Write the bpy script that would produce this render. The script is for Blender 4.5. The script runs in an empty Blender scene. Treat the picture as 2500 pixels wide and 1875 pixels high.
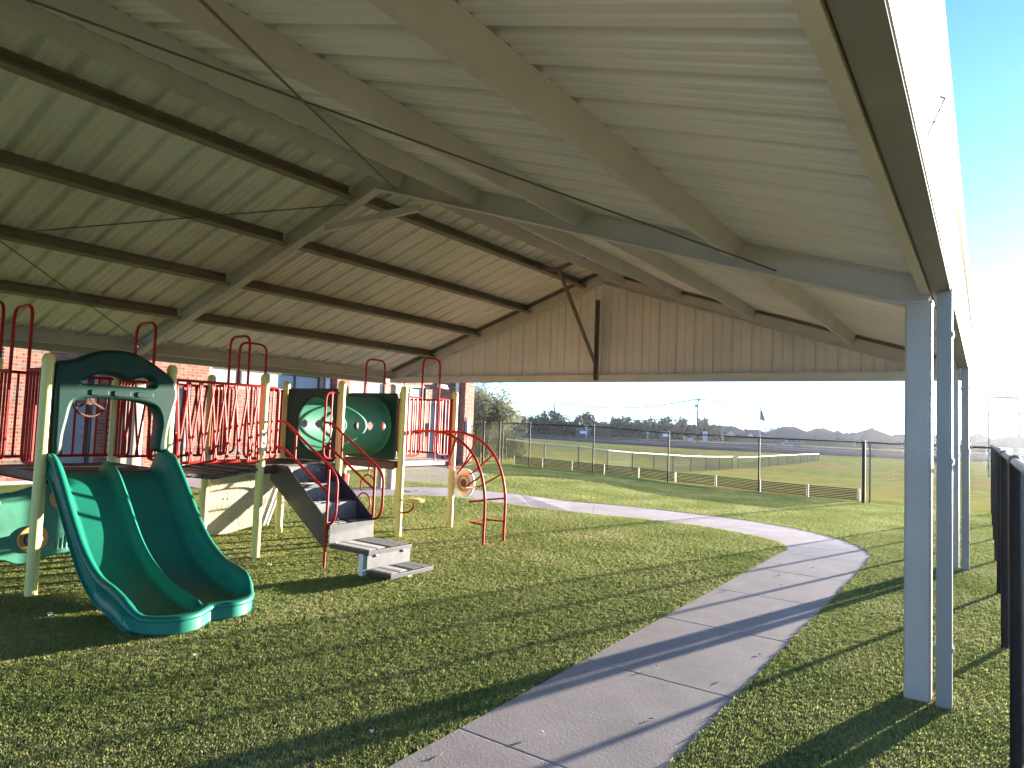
import bpy, bmesh, math, random
from mathutils import Vector, Matrix
import numpy as np
random.seed(7)
rnd = random.Random(11)
C = bpy.context.scene.collection
SC = bpy.context.scene
PI = math.pi

# ------------------------------------------------------------------ camera
CAMZ = 1.65
yaw, pitch, roll = (math.radians(a) for a in (35.06, 3.307, 2.187))
_f = Vector((-math.sin(yaw), math.cos(yaw), 0)); _r = Vector((math.cos(yaw), math.sin(yaw), 0)); _u = Vector((0, 0, 1))
F2 = _f*math.cos(pitch) + _u*math.sin(pitch); U2 = -_f*math.sin(pitch) + _u*math.cos(pitch)
R3 = _r*math.cos(roll) + U2*math.sin(roll); U3 = -_r*math.sin(roll) + U2*math.cos(roll)
cam = bpy.data.objects.new('camera', bpy.data.cameras.new('camera')); C.objects.link(cam)
cam.matrix_world = Matrix(((R3.x, U3.x, -F2.x, 0), (R3.y, U3.y, -F2.y, 0), (R3.z, U3.z, -F2.z, CAMZ), (0, 0, 0, 1)))
cam.data.sensor_width = 36; cam.data.lens = 1650/2500*36
cam.data.clip_start = 0.05; cam.data.clip_end = 4000
SC.camera = cam
SUN_AZ, SUN_EL = math.radians(16.4), math.radians(4.2)      # azimuth from +Y towards +X

# ------------------------------------------------------------------ world, sun, exposure
W = bpy.data.worlds.new('World'); SC.world = W; W.use_nodes = True
nt = W.node_tree; nt.nodes.clear()
sky = nt.nodes.new('ShaderNodeTexSky'); sky.sky_type = 'NISHITA'; sky.sun_disc = False
sky.sun_elevation = SUN_EL; sky.sun_rotation = SUN_AZ
sky.air_density = 0.45; sky.dust_density = 0.03; sky.ozone_density = 2.6
bg = nt.nodes.new('ShaderNodeBackground'); bg.inputs[1].default_value = 0.115
wo = nt.nodes.new('ShaderNodeOutputWorld')
nt.links.new(sky.outputs[0], bg.inputs[0]); nt.links.new(bg.outputs[0], wo.inputs[0])
sd = bpy.data.lights.new('sun', 'SUN'); sd.energy = 5.0; sd.angle = math.radians(0.5); sd.color = (1.0, 0.90, 0.76)
sun = bpy.data.objects.new('sun', sd); C.objects.link(sun)
SV = Vector((math.sin(SUN_AZ)*math.cos(SUN_EL), math.cos(SUN_AZ)*math.cos(SUN_EL), math.sin(SUN_EL)))
sun.rotation_euler = SV.to_track_quat('Z', 'Y').to_euler(); sun.location = (20, 60, 30)
SC.view_settings.view_transform = 'Standard'; SC.view_settings.look = 'None'
SC.view_settings.exposure = 3.05; SC.view_settings.gamma = 1.0; SC.view_settings.use_curve_mapping = False
SC.render.engine = 'CYCLES'
cy = SC.cycles; cy.use_denoising = True; cy.max_bounces = 7; cy.diffuse_bounces = 5; cy.glossy_bounces = 3
cy.transmission_bounces = 4; cy.transparent_max_bounces = 12; cy.sample_clamp_indirect = 6
try: cy.denoiser = 'OPENIMAGEDENOISE'
except Exception: pass

# ------------------------------------------------------------------ helpers
def smooth(t): t = max(0., min(1., t)); return t*t*(3-2*t)
KN = ((20.6, 0), (23, -.2), (26.7, -.45), (30, -.61), (36, -.87), (48, -1.28), (56, -1.42), (72, -1.5), (5000, -1.5))
def fall(y):
    if y <= KN[0][0]: return 0.
    for (a, za), (b, zb) in zip(KN, KN[1:]):
        if y <= b: return za + (zb-za)*(y-a)/(b-a)
    return -1.5
def T(x, y):                                                # terrain height
    return .14*smooth((-x-7.0)/3.6)*(1-smooth((y-24)/20)) + fall(y + .18*(x+2.5))
def ray(px, py): return F2*1650 + R3*(px-1250) - U3*(py-937.5)
def hit(px, py, dz=0., zf=None):                            # where the sight line of a photo pixel meets the terrain
    d = ray(px, py); z = 0.
    for _ in range(60):
        t = (z+dz-CAMZ)/d.z; p = d*t; zn = zf if zf is not None else T(p.x, p.y)
        z = z + .5*(zn-z)
    return Vector((p.x, p.y, z))
def onz(px, py, z): d = ray(px, py); t = (z-CAMZ)/d.z; return Vector((d.x*t, d.y*t, z))
def dep(px, py, D): return Vector((0, 0, CAMZ)) + ray(px, py)*(D/1650)

def tag(o, label=None, cat=None, group=None, kind=None):
    if label: o['label'] = label
    if cat: o['category'] = cat
    if group: o['group'] = group
    if kind: o['kind'] = kind
    return o
ORG = {}
def thing(name, loc, label, cat, group=None):
    o = bpy.data.objects.new(name, None); C.objects.link(o); o.location = loc; o.empty_display_size = .2
    ORG[o.name] = Vector(loc); return tag(o, label, cat, group)

class MB:
    def __init__(s): s.v = []; s.f = []; s.col = None
    def add(s, vs, fs):
        n = len(s.v); s.v += [tuple(p) for p in vs]; s.f += [tuple(i+n for i in f) for f in fs]; return s
    def box(s, x0, x1, y0, y1, z0, z1):
        return s.add([(x0,y0,z0),(x1,y0,z0),(x1,y1,z0),(x0,y1,z0),(x0,y0,z1),(x1,y0,z1),(x1,y1,z1),(x0,y1,z1)],
                     [(0,3,2,1),(4,5,6,7),(0,1,5,4),(1,2,6,5),(2,3,7,6),(3,0,4,7)])
    def bar(s, a, b, w, h, up=(0,0,1)):                     # rectangular bar from a to b
        a, b = Vector(a), Vector(b); d = (b-a).normalized(); u = Vector(up)
        if abs(d.dot(u)) > .99: u = Vector((1,0,0))
        x = d.cross(u).normalized(); y = x.cross(d).normalized()
        P = []
        for c in (a, b):
            for i, j in ((-1,-1),(1,-1),(1,1),(-1,1)): P.append(c + x*(i*w/2) + y*(j*h/2))
        return s.add(P, [(3,2,1,0),(4,5,6,7),(0,1,5,4),(1,2,6,5),(2,3,7,6),(3,0,4,7)])
    def tube(s, pts, r, n=8, closed=False):
        pts = [Vector(p) for p in pts]; m = len(pts)
        rr = r if isinstance(r, (list, tuple)) else [r]*m
        u = None; V = []
        for i, p in enumerate(pts):
            if closed: d = (pts[(i+1) % m]-pts[i-1])
            else: d = (pts[min(i+1, m-1)]-pts[max(i-1, 0)])
            d.normalize()
            if u is None: u = d.orthogonal().normalized()
            else: u = (u-d*u.dot(d)).normalized()
            w = d.cross(u)
            for k in range(n): a = 2*PI*k/n; V.append(p+(u*math.cos(a)+w*math.sin(a))*rr[i])
        Fs = []
        for i in range(m if closed else m-1):
            j = (i+1) % m
            for k in range(n): Fs.append((i*n+k, i*n+(k+1) % n, j*n+(k+1) % n, j*n+k))
        if not closed: Fs.append(tuple(range(n))[::-1]); Fs.append(tuple((m-1)*n+k for k in range(n)))
        return s.add(V, Fs)
    def lathe(s, prof, o=(0,0,0), n=16, axis='Z'):
        V = []; o = Vector(o)
        for r, z in prof:
            for k in range(n):
                a = 2*PI*k/n; c, q = r*math.cos(a), r*math.sin(a)
                V.append(o+Vector({'Z': (c,q,z), 'X': (z,c,q), 'Y': (c,z,q)}[axis]))
        Fs = [(i*n+k, i*n+(k+1) % n, (i+1)*n+(k+1) % n, (i+1)*n+k) for i in range(len(prof)-1) for k in range(n)]
        Fs.append(tuple(range(n))[::-1]); Fs.append(tuple((len(prof)-1)*n+k for k in range(n)))
        return s.add(V, Fs)
    def prism(s, poly, a, b):                               # polygon of 3D points swept by vector (b-a)
        d = Vector(b)-Vector(a); P = [Vector(p) for p in poly]; n = len(P)
        return s.add(P+[p+d for p in P], [tuple(range(n))[::-1], tuple(range(n, 2*n))]+[(i, (i+1) % n, n+(i+1) % n, n+i) for i in range(n)])
    def build(s, name, mat, parent=None, sm=False, bevel=0., ang=40, cols=None):
        me = bpy.data.meshes.new(name)
        o = bpy.data.objects.new(name, me); C.objects.link(o)
        off = Vector((0,0,0))
        if parent is not None:
            off = ORG.get(parent.name, Vector((0,0,0))); o.parent = parent
        ORG[o.name] = off
        me.from_pydata([(p[0]-off.x, p[1]-off.y, p[2]-off.z) for p in s.v], [], s.f)
        if cols is not None:
            at = me.attributes.new('tone', 'FLOAT', 'FACE'); at.data.foreach_set('value', cols)
        bm = bmesh.new(); bm.from_mesh(me); bmesh.ops.recalc_face_normals(bm, faces=bm.faces)
        if bevel > 0:
            es = [e for e in bm.edges if len(e.link_faces) == 2 and e.calc_face_angle(0) > .6]
            bmesh.ops.bevel(bm, geom=es, offset=bevel, segments=2, affect='EDGES', profile=.6)
        bm.to_mesh(me); bm.free()
        if mat: me.materials.append(mat)
        if sm:
            me.polygons.foreach_set('use_smooth', [True]*len(me.polygons))
            try: me.set_sharp_from_angle(angle=math.radians(ang))
            except Exception: pass
        me.update(); return o
def cat_rom(P, n=6, closed=True):
    P = [Vector(p) for p in P]; m = len(P); out = []
    for i in range(m if closed else m-1):
        if closed: a, b, c, d = P[i-1], P[i], P[(i+1) % m], P[(i+2) % m]
        else: a, b, c, d = P[max(i-1,0)], P[i], P[i+1], P[min(i+2,m-1)]
        for k in range(n):
            t = k/n
            out.append(.5*((2*b)+(c-a)*t+(2*a-5*b+4*c-d)*t*t+(3*b-a-3*c+d)*t**3))
    if not closed: out.append(P[-1])
    return out
def fillet(P, r, n=5):                                      # polyline with rounded corners
    P = [Vector(p) for p in P]; out = [P[0]]
    for i in range(1, len(P)-1):
        a, b, c = P[i-1], P[i], P[i+1]; d1, d2 = (a-b), (c-b); k = min(r, d1.length*.49, d2.length*.49)
        p, q = b+d1.normalized()*k, b+d2.normalized()*k
        for j in range(n+1):
            t = j/n; out.append(p*(1-t)**2+b*2*t*(1-t)+q*t*t)
    out.append(P[-1]); return out
def plate(name, outs, o, ua, va, thick, bev, mat, parent, sm=True):
    """flat shape with holes: outlines in 2D, swept to a real thickness about the plane (o, ua, va)"""
    cu = bpy.data.curves.new('outline', 'CURVE'); cu.dimensions = '2D'; cu.fill_mode = 'BOTH'
    cu.offset = -bev*.9; cu.extrude = max(.0005, thick/2-bev); cu.bevel_depth = bev; cu.bevel_resolution = 2
    for L in outs:
        sp = cu.splines.new('POLY'); sp.points.add(len(L)-1)
        for k, p in enumerate(L): sp.points[k].co = (p[0], p[1], 0, 1)
        sp.use_cyclic_u = True
    tmp = bpy.data.objects.new('outline', cu); C.objects.link(tmp)
    bpy.context.view_layer.update()
    me = bpy.data.meshes.new_from_object(tmp.evaluated_get(bpy.context.evaluated_depsgraph_get()))
    bpy.data.objects.remove(tmp); bpy.data.curves.remove(cu)
    ua, va, o = Vector(ua), Vector(va), Vector(o); wa = ua.cross(va)
    off = ORG.get(parent.name, Vector((0,0,0))) if parent else Vector((0,0,0))
    M = Matrix(((ua.x,va.x,wa.x,o.x-off.x),(ua.y,va.y,wa.y,o.y-off.y),(ua.z,va.z,wa.z,o.z-off.z),(0,0,0,1)))
    me.transform(M); me.name = name
    me.materials.clear(); me.materials.append(mat)
    ob = bpy.data.objects.new(name, me); C.objects.link(ob)
    if parent: ob.parent = parent
    ORG[ob.name] = off
    me.polygons.foreach_set('use_smooth', [sm]*len(me.polygons))
    try: me.set_sharp_from_angle(angle=math.radians(50))
    except Exception: pass
    return ob
def circ(c, r, n=32, ry=None): return [(c[0]+r*math.cos(2*PI*k/n), c[1]+(ry or r)*math.sin(2*PI*k/n)) for k in range(n)]

# ------------------------------------------------------------------ materials
def mat(name, col, rough=.6, var=.15, scale=6., bump=0., bscale=60., metal=0., spec=.5, dirt=None, dscale=1.5, dth=(.55,.75), coat=0., coord='Object'):
    m = bpy.data.materials.new(name); m.use_nodes = True; n = m.node_tree.nodes; l = m.node_tree.links
    b = n['Principled BSDF']; b.inputs['Roughness'].default_value = rough; b.inputs['Metallic'].default_value = metal
    b.inputs['Specular IOR Level'].default_value = spec; b.inputs['Coat Weight'].default_value = coat
    tc = n.new('ShaderNodeTexCoord'); nz = n.new('ShaderNodeTexNoise'); nz.inputs['Scale'].default_value = scale; nz.inputs['Detail'].default_value = 5
    l.new(tc.outputs[coord], nz.inputs['Vector'])
    cr = n.new('ShaderNodeValToRGB'); l.new(nz.outputs['Fac'], cr.inputs[0])
    lo = [max(0, c*(1-var)) for c in col]; hi = [min(1, c*(1+var)) for c in col]
    cr.color_ramp.elements[0].position = .3; cr.color_ramp.elements[1].position = .7
    cr.color_ramp.elements[0].color = (*lo, 1); cr.color_ramp.elements[1].color = (*hi, 1)
    out = cr.outputs[0]
    if dirt:
        n2 = n.new('ShaderNodeTexNoise'); n2.inputs['Scale'].default_value = dscale; n2.inputs['Detail'].default_value = 7; n2.inputs['Roughness'].default_value = .65
        l.new(tc.outputs[coord], n2.inputs['Vector'])
        r2 = n.new('ShaderNodeMapRange'); r2.inputs['From Min'].default_value = dth[0]; r2.inputs['From Max'].default_value = dth[1]
        l.new(n2.outputs['Fac'], r2.inputs['Value'])
        mx = n.new('ShaderNodeMix'); mx.data_type = 'RGBA'; l.new(r2.outputs[0], mx.inputs['Factor'])
        l.new(out, mx.inputs[6]); mx.inputs[7].default_value = (*dirt, 1); out = mx.outputs[2]
    l.new(out, b.inputs['Base Color'])
    if bump > 0:
        n3 = n.new('ShaderNodeTexNoise'); n3.inputs['Scale'].default_value = bscale; n3.inputs['Detail'].default_value = 6
        l.new(tc.outputs[coord], n3.inputs['Vector'])
        bp = n.new('ShaderNodeBump'); bp.inputs['Strength'].default_value = bump; bp.inputs['Distance'].default_value = .01
        l.new(n3.outputs['Fac'], bp.inputs['Height']); l.new(bp.outputs[0], b.inputs['Normal'])
    return m
M = {}
M['roof'] = mat('roof_sheet_steel', (.70,.665,.68), .55, .05, 1.2, dirt=(.56,.525,.52), dscale=.9, dth=(.5,.85), spec=.3)
M['steel'] = mat('painted_frame_steel', (.50,.465,.465), .5, .08, 2.0, dirt=(.34,.30,.25), dscale=2.3, dth=(.55,.85), spec=.4)
M['steel_shade'] = mat('shade_toned_frame_steel', (.235,.20,.165), .6, .12, 2.0, dirt=(.17,.14,.11), dscale=2.3, dth=(.5,.8), spec=.3)  # same frame paint, darkened to put the left purlins' shade into the colour
M['steelB'] = mat('dark_brace_steel', (.10,.095,.09), .55, .15, 4.)
M['column'] = mat('column_paint', (.43,.375,.335), .5, .05, 3., bump=.05, bscale=140, dirt=(.36,.34,.31), dscale=2., dth=(.55,.9))
M['spout'] = mat('downspout_paint', (.27,.255,.235), .45, .06, 3.)
M['gutter_shade'] = mat('eave_shade_grey', (.17,.17,.19), .6, .08, 2., dirt=(.24,.23,.23), dscale=2.2, dth=(.5,.8))  # shade on the right gutter's underside, painted as a dark grey
M['gutter'] = mat('gutter_cream_paint', (.30,.285,.24), .4, .05, 2., spec=.4, dirt=(.24,.22,.19), dscale=3., dth=(.6,.9))
M['gable'] = mat('gable_sheet', (.60,.565,.575), .55, .06, 1.5, dirt=(.50,.48,.45), dscale=1.2, dth=(.5,.85))
M['rod'] = mat('brace_rod', (.12,.11,.10), .5)
M['yellow'] = mat('yellow_post_paint', (.74,.63,.21), .38, .06, 3., dirt=(.60,.52,.22), dscale=4., dth=(.6,.85), spec=.5)
M['red'] = mat('red_vinyl_tube', (.40,.014,.012), .5, .12, 8., dirt=(.30,.03,.025), dscale=7., dth=(.55,.8), spec=.15)
M['green'] = mat('green_plastic', (.006,.145,.095), .38, .12, 3., bump=.04, bscale=200, dirt=(.012,.12,.085), dscale=2.2, dth=(.55,.85), spec=.35)
M['green_dark'] = mat('dark_green_plastic', (.003,.036,.025), .5, .15, 3., bump=.05, bscale=180, dirt=(.007,.034,.025), dscale=2., dth=(.5,.9), spec=.3)
M['green_light'] = mat('pale_green_plastic', (.05,.23,.15), .45, .12, 3., bump=.05, bscale=180, dirt=(.04,.15,.10), dscale=3., dth=(.55,.8))
M['tan'] = mat('tan_plastic', (.56,.27,.085), .45, .1, 6.)
M['brown'] = mat('brown_plastic', (.12,.045,.03), .5, .2, 8.)
M['deck'] = mat('deck_coating', (.085,.04,.032), .6, .3, 14., bump=.3, bscale=90)
M['dgrey'] = mat('dark_grey_steel_coating', (.026,.028,.034), .42, .2, 9., bump=.06, bscale=120, dirt=(.08,.08,.085), dscale=6., dth=(.62,.8), spec=.6)
M['lgrey'] = mat('worn_grey_riser', (.14,.14,.14), .4, .15, 9., dirt=(.12,.12,.12), dscale=7., dth=(.5,.8), spec=.5)
M['grip'] = mat('worn_tread_edge', (.07,.07,.075), .45, .3, 20.)
M['rock'] = mat('beige_rock_panel', (.40,.36,.27), .8, .14, 5., bump=.9, bscale=24, dirt=(.27,.24,.18), dscale=10., dth=(.55,.75))
M['white'] = mat('white_plastic', (.75,.74,.70), .5, .05, 5.)
M['black'] = mat('black_fence_coating', (.012,.012,.013), .6, .2, 10., spec=.2)
M['galv'] = mat('galvanised_fence', (.13,.12,.105), .6, .2, 10., spec=.3)
M['wire'] = mat('chain_wire', (.10,.095,.08), .5, .2, 10.)
M['cream_rail'] = mat('cream_rail_cap', (.66,.60,.42), .5, .15, .35, dirt=(.72,.62,.12), dscale=.12, dth=(.55,.6))
M['mortar'] = mat('mortar', (.35,.28,.24), .9, .12, 12., bump=.3, bscale=80)
M['conc'] = mat('path_concrete', (.43,.37,.345), .9, .07, 3.2, spec=.2, bump=.2, bscale=90, dirt=(.34,.295,.275), dscale=1.3, dth=(.42,.72), coord='Object')
M['pad'] = mat('pinkish_concrete', (.44,.36,.32), .85, .08, 2., bump=.3, bscale=60, dirt=(.33,.28,.25), dscale=1.4, dth=(.5,.85))
M['found'] = mat('foundation_concrete', (.46,.41,.34), .85, .1, 3., bump=.3, bscale=50, dirt=(.3,.27,.22), dscale=2., dth=(.5,.8))
M['asphalt'] = mat('road_asphalt', (.04,.042,.05), 1., .15, .4, spec=0., dirt=(.055,.056,.062), dscale=.05, dth=(.45,.7))
M['glass'] = mat('window_glass', (.34,.35,.34), .35, .05, .6, spec=.25)
M['frame'] = mat('bronze_window_frame', (.03,.026,.024), .4)
M['door'] = mat('grey_door_paint', (.20,.20,.205), .45, .06, 2.)
M['bark'] = mat('bark', (.10,.075,.055), .9, .3, 9., bump=.8, bscale=20)
M['pole'] = mat('weathered_pole_wood', (.07,.06,.05), .9, .2, 3.)
M['cable'] = mat('power_cable', (.015,.015,.016), .7)
M['hroof'] = mat('shingle_roof', (.04,.04,.046), .9, .2, 3., bump=.5, bscale=8)
M['hwall'] = mat('house_wall', (.55,.47,.35), .85, .1, 2.)
M['hbrick'] = mat('house_brick', (.30,.17,.12), .85, .15, 3.)
M['wood'] = mat('fence_boards', (.03,.02,.017), .9, .25, 3.)
M['ltwhite'] = mat('light_painted_metal', (.38,.38,.38), .5)
M['carblue'] = mat('blue_grey_car_paint', (.04,.075,.15), .5, .05, 2., spec=.15)
M['cargrey'] = mat('grey_car_paint', (.11,.13,.15), .5, .05, 2., spec=.25)
M['cglass'] = mat('car_glass', (.02,.025,.03), .3, .05, 2., spec=.3)
M['tyre'] = mat('tyre_rubber', (.02,.02,.02), .8)
M['rim'] = mat('wheel_rim', (.4,.4,.4), .3, metal=.7)
M['lampred'] = mat('tail_lamp', (.4,.02,.015), .3)
M['skin_sign'] = mat('sign_green', (.05,.25,.17), .5)
M['signbrick'] = mat('entrance_brick', (.13,.07,.055), .9, .2, 3.)

def brick_mat(name, attr):
    m = bpy.data.materials.new(name); m.use_nodes = True; n = m.node_tree.nodes; l = m.node_tree.links; b = n['Principled BSDF']
    b.inputs['Roughness'].default_value = .85
    if attr: a = n.new('ShaderNodeAttribute'); a.attribute_name = 'tone'; src = a.outputs['Fac']
    else: a = n.new('ShaderNodeObjectInfo'); src = a.outputs['Random']
    cr = n.new('ShaderNodeValToRGB'); cr.color_ramp.interpolation = 'CONSTANT'; l.new(src, cr.inputs[0]); e = cr.color_ramp
    cols = [(0,(.36,.105,.062)),(.22,(.40,.13,.075)),(.42,(.31,.085,.052)),(.62,(.36,.15,.09)),(.78,(.155,.125,.10)),(.9,(.21,.13,.095))]
    e.elements[0].color = (*cols[0][1],1); e.elements[0].position = 0; e.elements[1].position = cols[1][0]; e.elements[1].color = (*cols[1][1],1)
    for p, c in cols[2:]: k = e.elements.new(p); k.color = (*c,1)
    tc = n.new('ShaderNodeTexCoord'); nz = n.new('ShaderNodeTexNoise'); nz.inputs['Scale'].default_value = 22; nz.inputs['Detail'].default_value = 6
    l.new(tc.outputs['Object'], nz.inputs['Vector'])
    mr = n.new('ShaderNodeMapRange'); mr.inputs['To Min'].default_value = .62; mr.inputs['To Max'].default_value = 1.1; l.new(nz.outputs['Fac'], mr.inputs['Value'])
    mx = n.new('ShaderNodeMix'); mx.data_type = 'RGBA'; mx.blend_type = 'MULTIPLY'; mx.inputs['Factor'].default_value = 1
    l.new(cr.outputs[0], mx.inputs[6]); l.new(mr.outputs[0], mx.inputs[7]); l.new(mx.outputs[2], b.inputs['Base Color'])
    bp = n.new('ShaderNodeBump'); bp.inputs['Strength'].default_value = .4; bp.inputs['Distance'].default_value = .01; l.new(nz.outputs['Fac'], bp.inputs['Height']); l.new(bp.outputs[0], b.inputs['Normal'])
    return m
M['brickA'] = brick_mat('brick_clay_each', False); M['brickB'] = brick_mat('brick_clay', True)

def leaf_mat(name, cols, trans=.35, rough=.55, spec=.25):
    m = bpy.data.materials.new(name); m.use_nodes = True; n = m.node_tree.nodes; l = m.node_tree.links; b = n['Principled BSDF']
    b.inputs['Roughness'].default_value = rough; b.inputs['Specular IOR Level'].default_value = spec
    oi = n.new('ShaderNodeObjectInfo'); tc = n.new('ShaderNodeNewGeometry'); nz = n.new('ShaderNodeTexNoise'); nz.inputs['Scale'].default_value = .9; nz.inputs['Detail'].default_value = 4
    l.new(tc.outputs['Position'], nz.inputs['Vector'])
    ad = n.new('ShaderNodeMath'); ad.operation = 'MULTIPLY_ADD'; l.new(oi.outputs['Random'], ad.inputs[0]); ad.inputs[1].default_value = .55
    sb = n.new('ShaderNodeMath'); sb.operation = 'MULTIPLY_ADD'; l.new(nz.outputs['Fac'], sb.inputs[0]); sb.inputs[1].default_value = 1.3; sb.inputs[2].default_value = -.42
    l.new(sb.outputs[0], ad.inputs[2])
    cr = n.new('ShaderNodeValToRGB'); l.new(ad.outputs[0], cr.inputs[0]); e = cr.color_ramp
    e.elements[0].color = (*cols[0],1); e.elements[1].color = (*cols[-1],1)
    for k, c in enumerate(cols[1:-1]): q = e.elements.new((k+1)/(len(cols)-1)); q.color = (*c,1)
    l.new(cr.outputs[0], b.inputs['Base Color'])
    tr = n.new('ShaderNodeBsdfTranslucent'); l.new(cr.outputs[0], tr.inputs[0]); mx = n.new('ShaderNodeMixShader'); mx.inputs[0].default_value = trans
    l.new(b.outputs[0], mx.inputs[1]); l.new(tr.outputs[0], mx.inputs[2]); l.new(mx.outputs[0], n['Material Output'].inputs[0])
    return m
M['turf'] = leaf_mat('turf_fibre', [(.15,.205,.06),(.24,.29,.09),(.36,.375,.135),(.52,.50,.27)], .42, .8, .04)
M['leafD'] = leaf_mat('oak_leaves', [(.016,.028,.016),(.03,.048,.024),(.055,.07,.03)], .2)
M['leafM'] = leaf_mat('mesquite_leaves', [(.09,.10,.06),(.15,.16,.10),(.24,.25,.17)], .35)
M['leafL'] = leaf_mat('light_leaves', [(.05,.065,.03),(.08,.09,.045),(.11,.11,.06)], .3)
# ground under the turf fibres
m = mat('turf_backing', (.16,.21,.065), .9, .3, 3., bump=.8, bscale=160, spec=0., dirt=(.19,.22,.07), dscale=1.1, dth=(.45,.7)); M['turfbase'] = m
def field_mat():
    m = bpy.data.materials.new('field_grass'); m.use_nodes = True; n = m.node_tree.nodes; l = m.node_tree.links; b = n['Principled BSDF']
    b.inputs['Roughness'].default_value = 1.; b.inputs['Specular IOR Level'].default_value = 0.
    g = n.new('ShaderNodeNewGeometry')
    def noise(s, d=5): k = n.new('ShaderNodeTexNoise'); k.inputs['Scale'].default_value = s; k.inputs['Detail'].default_value = d; l.new(g.outputs['Position'], k.inputs['Vector']); return k.outputs['Fac']
    cr = n.new('ShaderNodeValToRGB'); l.new(noise(.09), cr.inputs[0]); e = cr.color_ramp
    e.elements[0].position = .36; e.elements[0].color = (.34,.25,.10,1); e.elements[1].position = .62; e.elements[1].color = (.25,.28,.07,1)
    q = e.elements.new(.48); q.color = (.31,.285,.085,1)
    c2 = n.new('ShaderNodeValToRGB'); l.new(noise(1.1, 6), c2.inputs[0]); c2.color_ramp.elements[0].position = .35; c2.color_ramp.elements[1].position = .7
    c2.color_ramp.elements[0].color = (.7,.72,.7,1); c2.color_ramp.elements[1].color = (1.15,1.1,1.0,1)
    mx = n.new('ShaderNodeMix'); mx.data_type = 'RGBA'; mx.blend_type = 'MULTIPLY'; mx.inputs['Factor'].default_value = 1; l.new(cr.outputs[0], mx.inputs[6]); l.new(c2.outputs[0], mx.inputs[7])
    l.new(mx.outputs[2], b.inputs['Base Color'])
    bp = n.new('ShaderNodeBump'); bp.inputs['Strength'].default_value = 1.; bp.inputs['Distance'].default_value = .12; l.new(noise(7., 8), bp.inputs['Height']); l.new(bp.outputs[0], b.inputs['Normal'])
    return m
M['field'] = field_mat()

# ------------------------------------------------------------------ ground
def axis_vals(lo, hi, a, b, fine, ratio):
    v = list(np.arange(a, b+1e-6, fine)); s = fine; x = b
    while x < hi: s *= ratio; x = min(hi, x+s); v.append(x)
    s = fine; x = a; w = []
    while x > lo: s *= ratio; x = max(lo, x-s); w.append(x)
    return w[::-1]+v
def grid(xs, ys, zf):
    mb = MB(); nx = len(xs)
    mb.v = [(x, y, zf(x, y)) for y in ys for x in xs]
    mb.f = [(j*nx+i, j*nx+i+1, (j+1)*nx+i+1, (j+1)*nx+i) for j in range(len(ys)-1) for i in range(nx-1)]
    return mb
g = grid(axis_vals(-2500, 2500, -30, 15, 1.0, 1.25), axis_vals(-400, 3000, -10, 60, 1.0, 1.25), lambda x, y: T(x, y)-.012).build('ground', M['field'], sm=True, ang=80)
tag(g, kind='structure')
xs = [x for x in np.arange(-15.0, .151, .5)] + [.15]; ys = list(np.arange(-12, 14.01, .5))
def fence_y(x): return 19.1 - .125*(x+2.5) if x < -2.5 else 19.1
tb = MB(); cols = list(np.arange(-15.0, .01, .5))+[.16]; rows = 66
for j in range(rows):
    for x in cols:
        y = -12+(fence_y(x)-.05+12)*j/(rows-1); tb.v.append((x, y, T(x, y)-.002))
nx = len(cols); tb.f = [(j*nx+i, j*nx+i+1, (j+1)*nx+i+1, (j+1)*nx+i) for j in range(rows-1) for i in range(nx-1)]
tag(tb.build('turf_base', M['turfbase'], sm=True, ang=80), kind='structure')

# road: far wide asphalt band
near = [hit(x, y, zf=-1.5) for x, y in ((900,1049),(1230,1066),(1500,1084),(1700,1097),(1900,1106.5),(2150,1118),(2390,1127),(2700,1140))]
far = [hit(x, y, zf=-1.5) for x, y in ((900,1040),(1230,1059),(1500,1070),(1700,1079),(1900,1087),(2150,1100),(2390,1109),(2700,1122))]
mb = MB()
for a, b in zip(near, far): mb.v += [(a.x, a.y, -1.5), (b.x, b.y, -1.5)]
mb.v = [(x, y, -1.5+.03) for x, y, z in mb.v]; mb.f = [(2*i, 2*i+2, 2*i+3, 2*i+1) for i in range(len(near)-1)]
tag(mb.build('road', M['asphalt']), kind='structure')
mb = MB()                                                   # pale kerb line on the far side, lane line
for k, (t0, t1) in enumerate(((1.0, 1.014), (.62, .632), (.36, .37))):
    n0 = len(mb.v)
    for a, b in zip(near, far):
        for t in (t0, t1): p = a.lerp(b, t); mb.v.append((p.x, p.y, -1.5+(.10 if k == 0 else .034)))
    mb.f += [(n0+2*i, n0+2*i+2, n0+2*i+3, n0+2*i+1) for i in range(len(near)-1)]
tag(mb.build('road_kerb_and_lines', M['found']), kind='structure')

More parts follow.
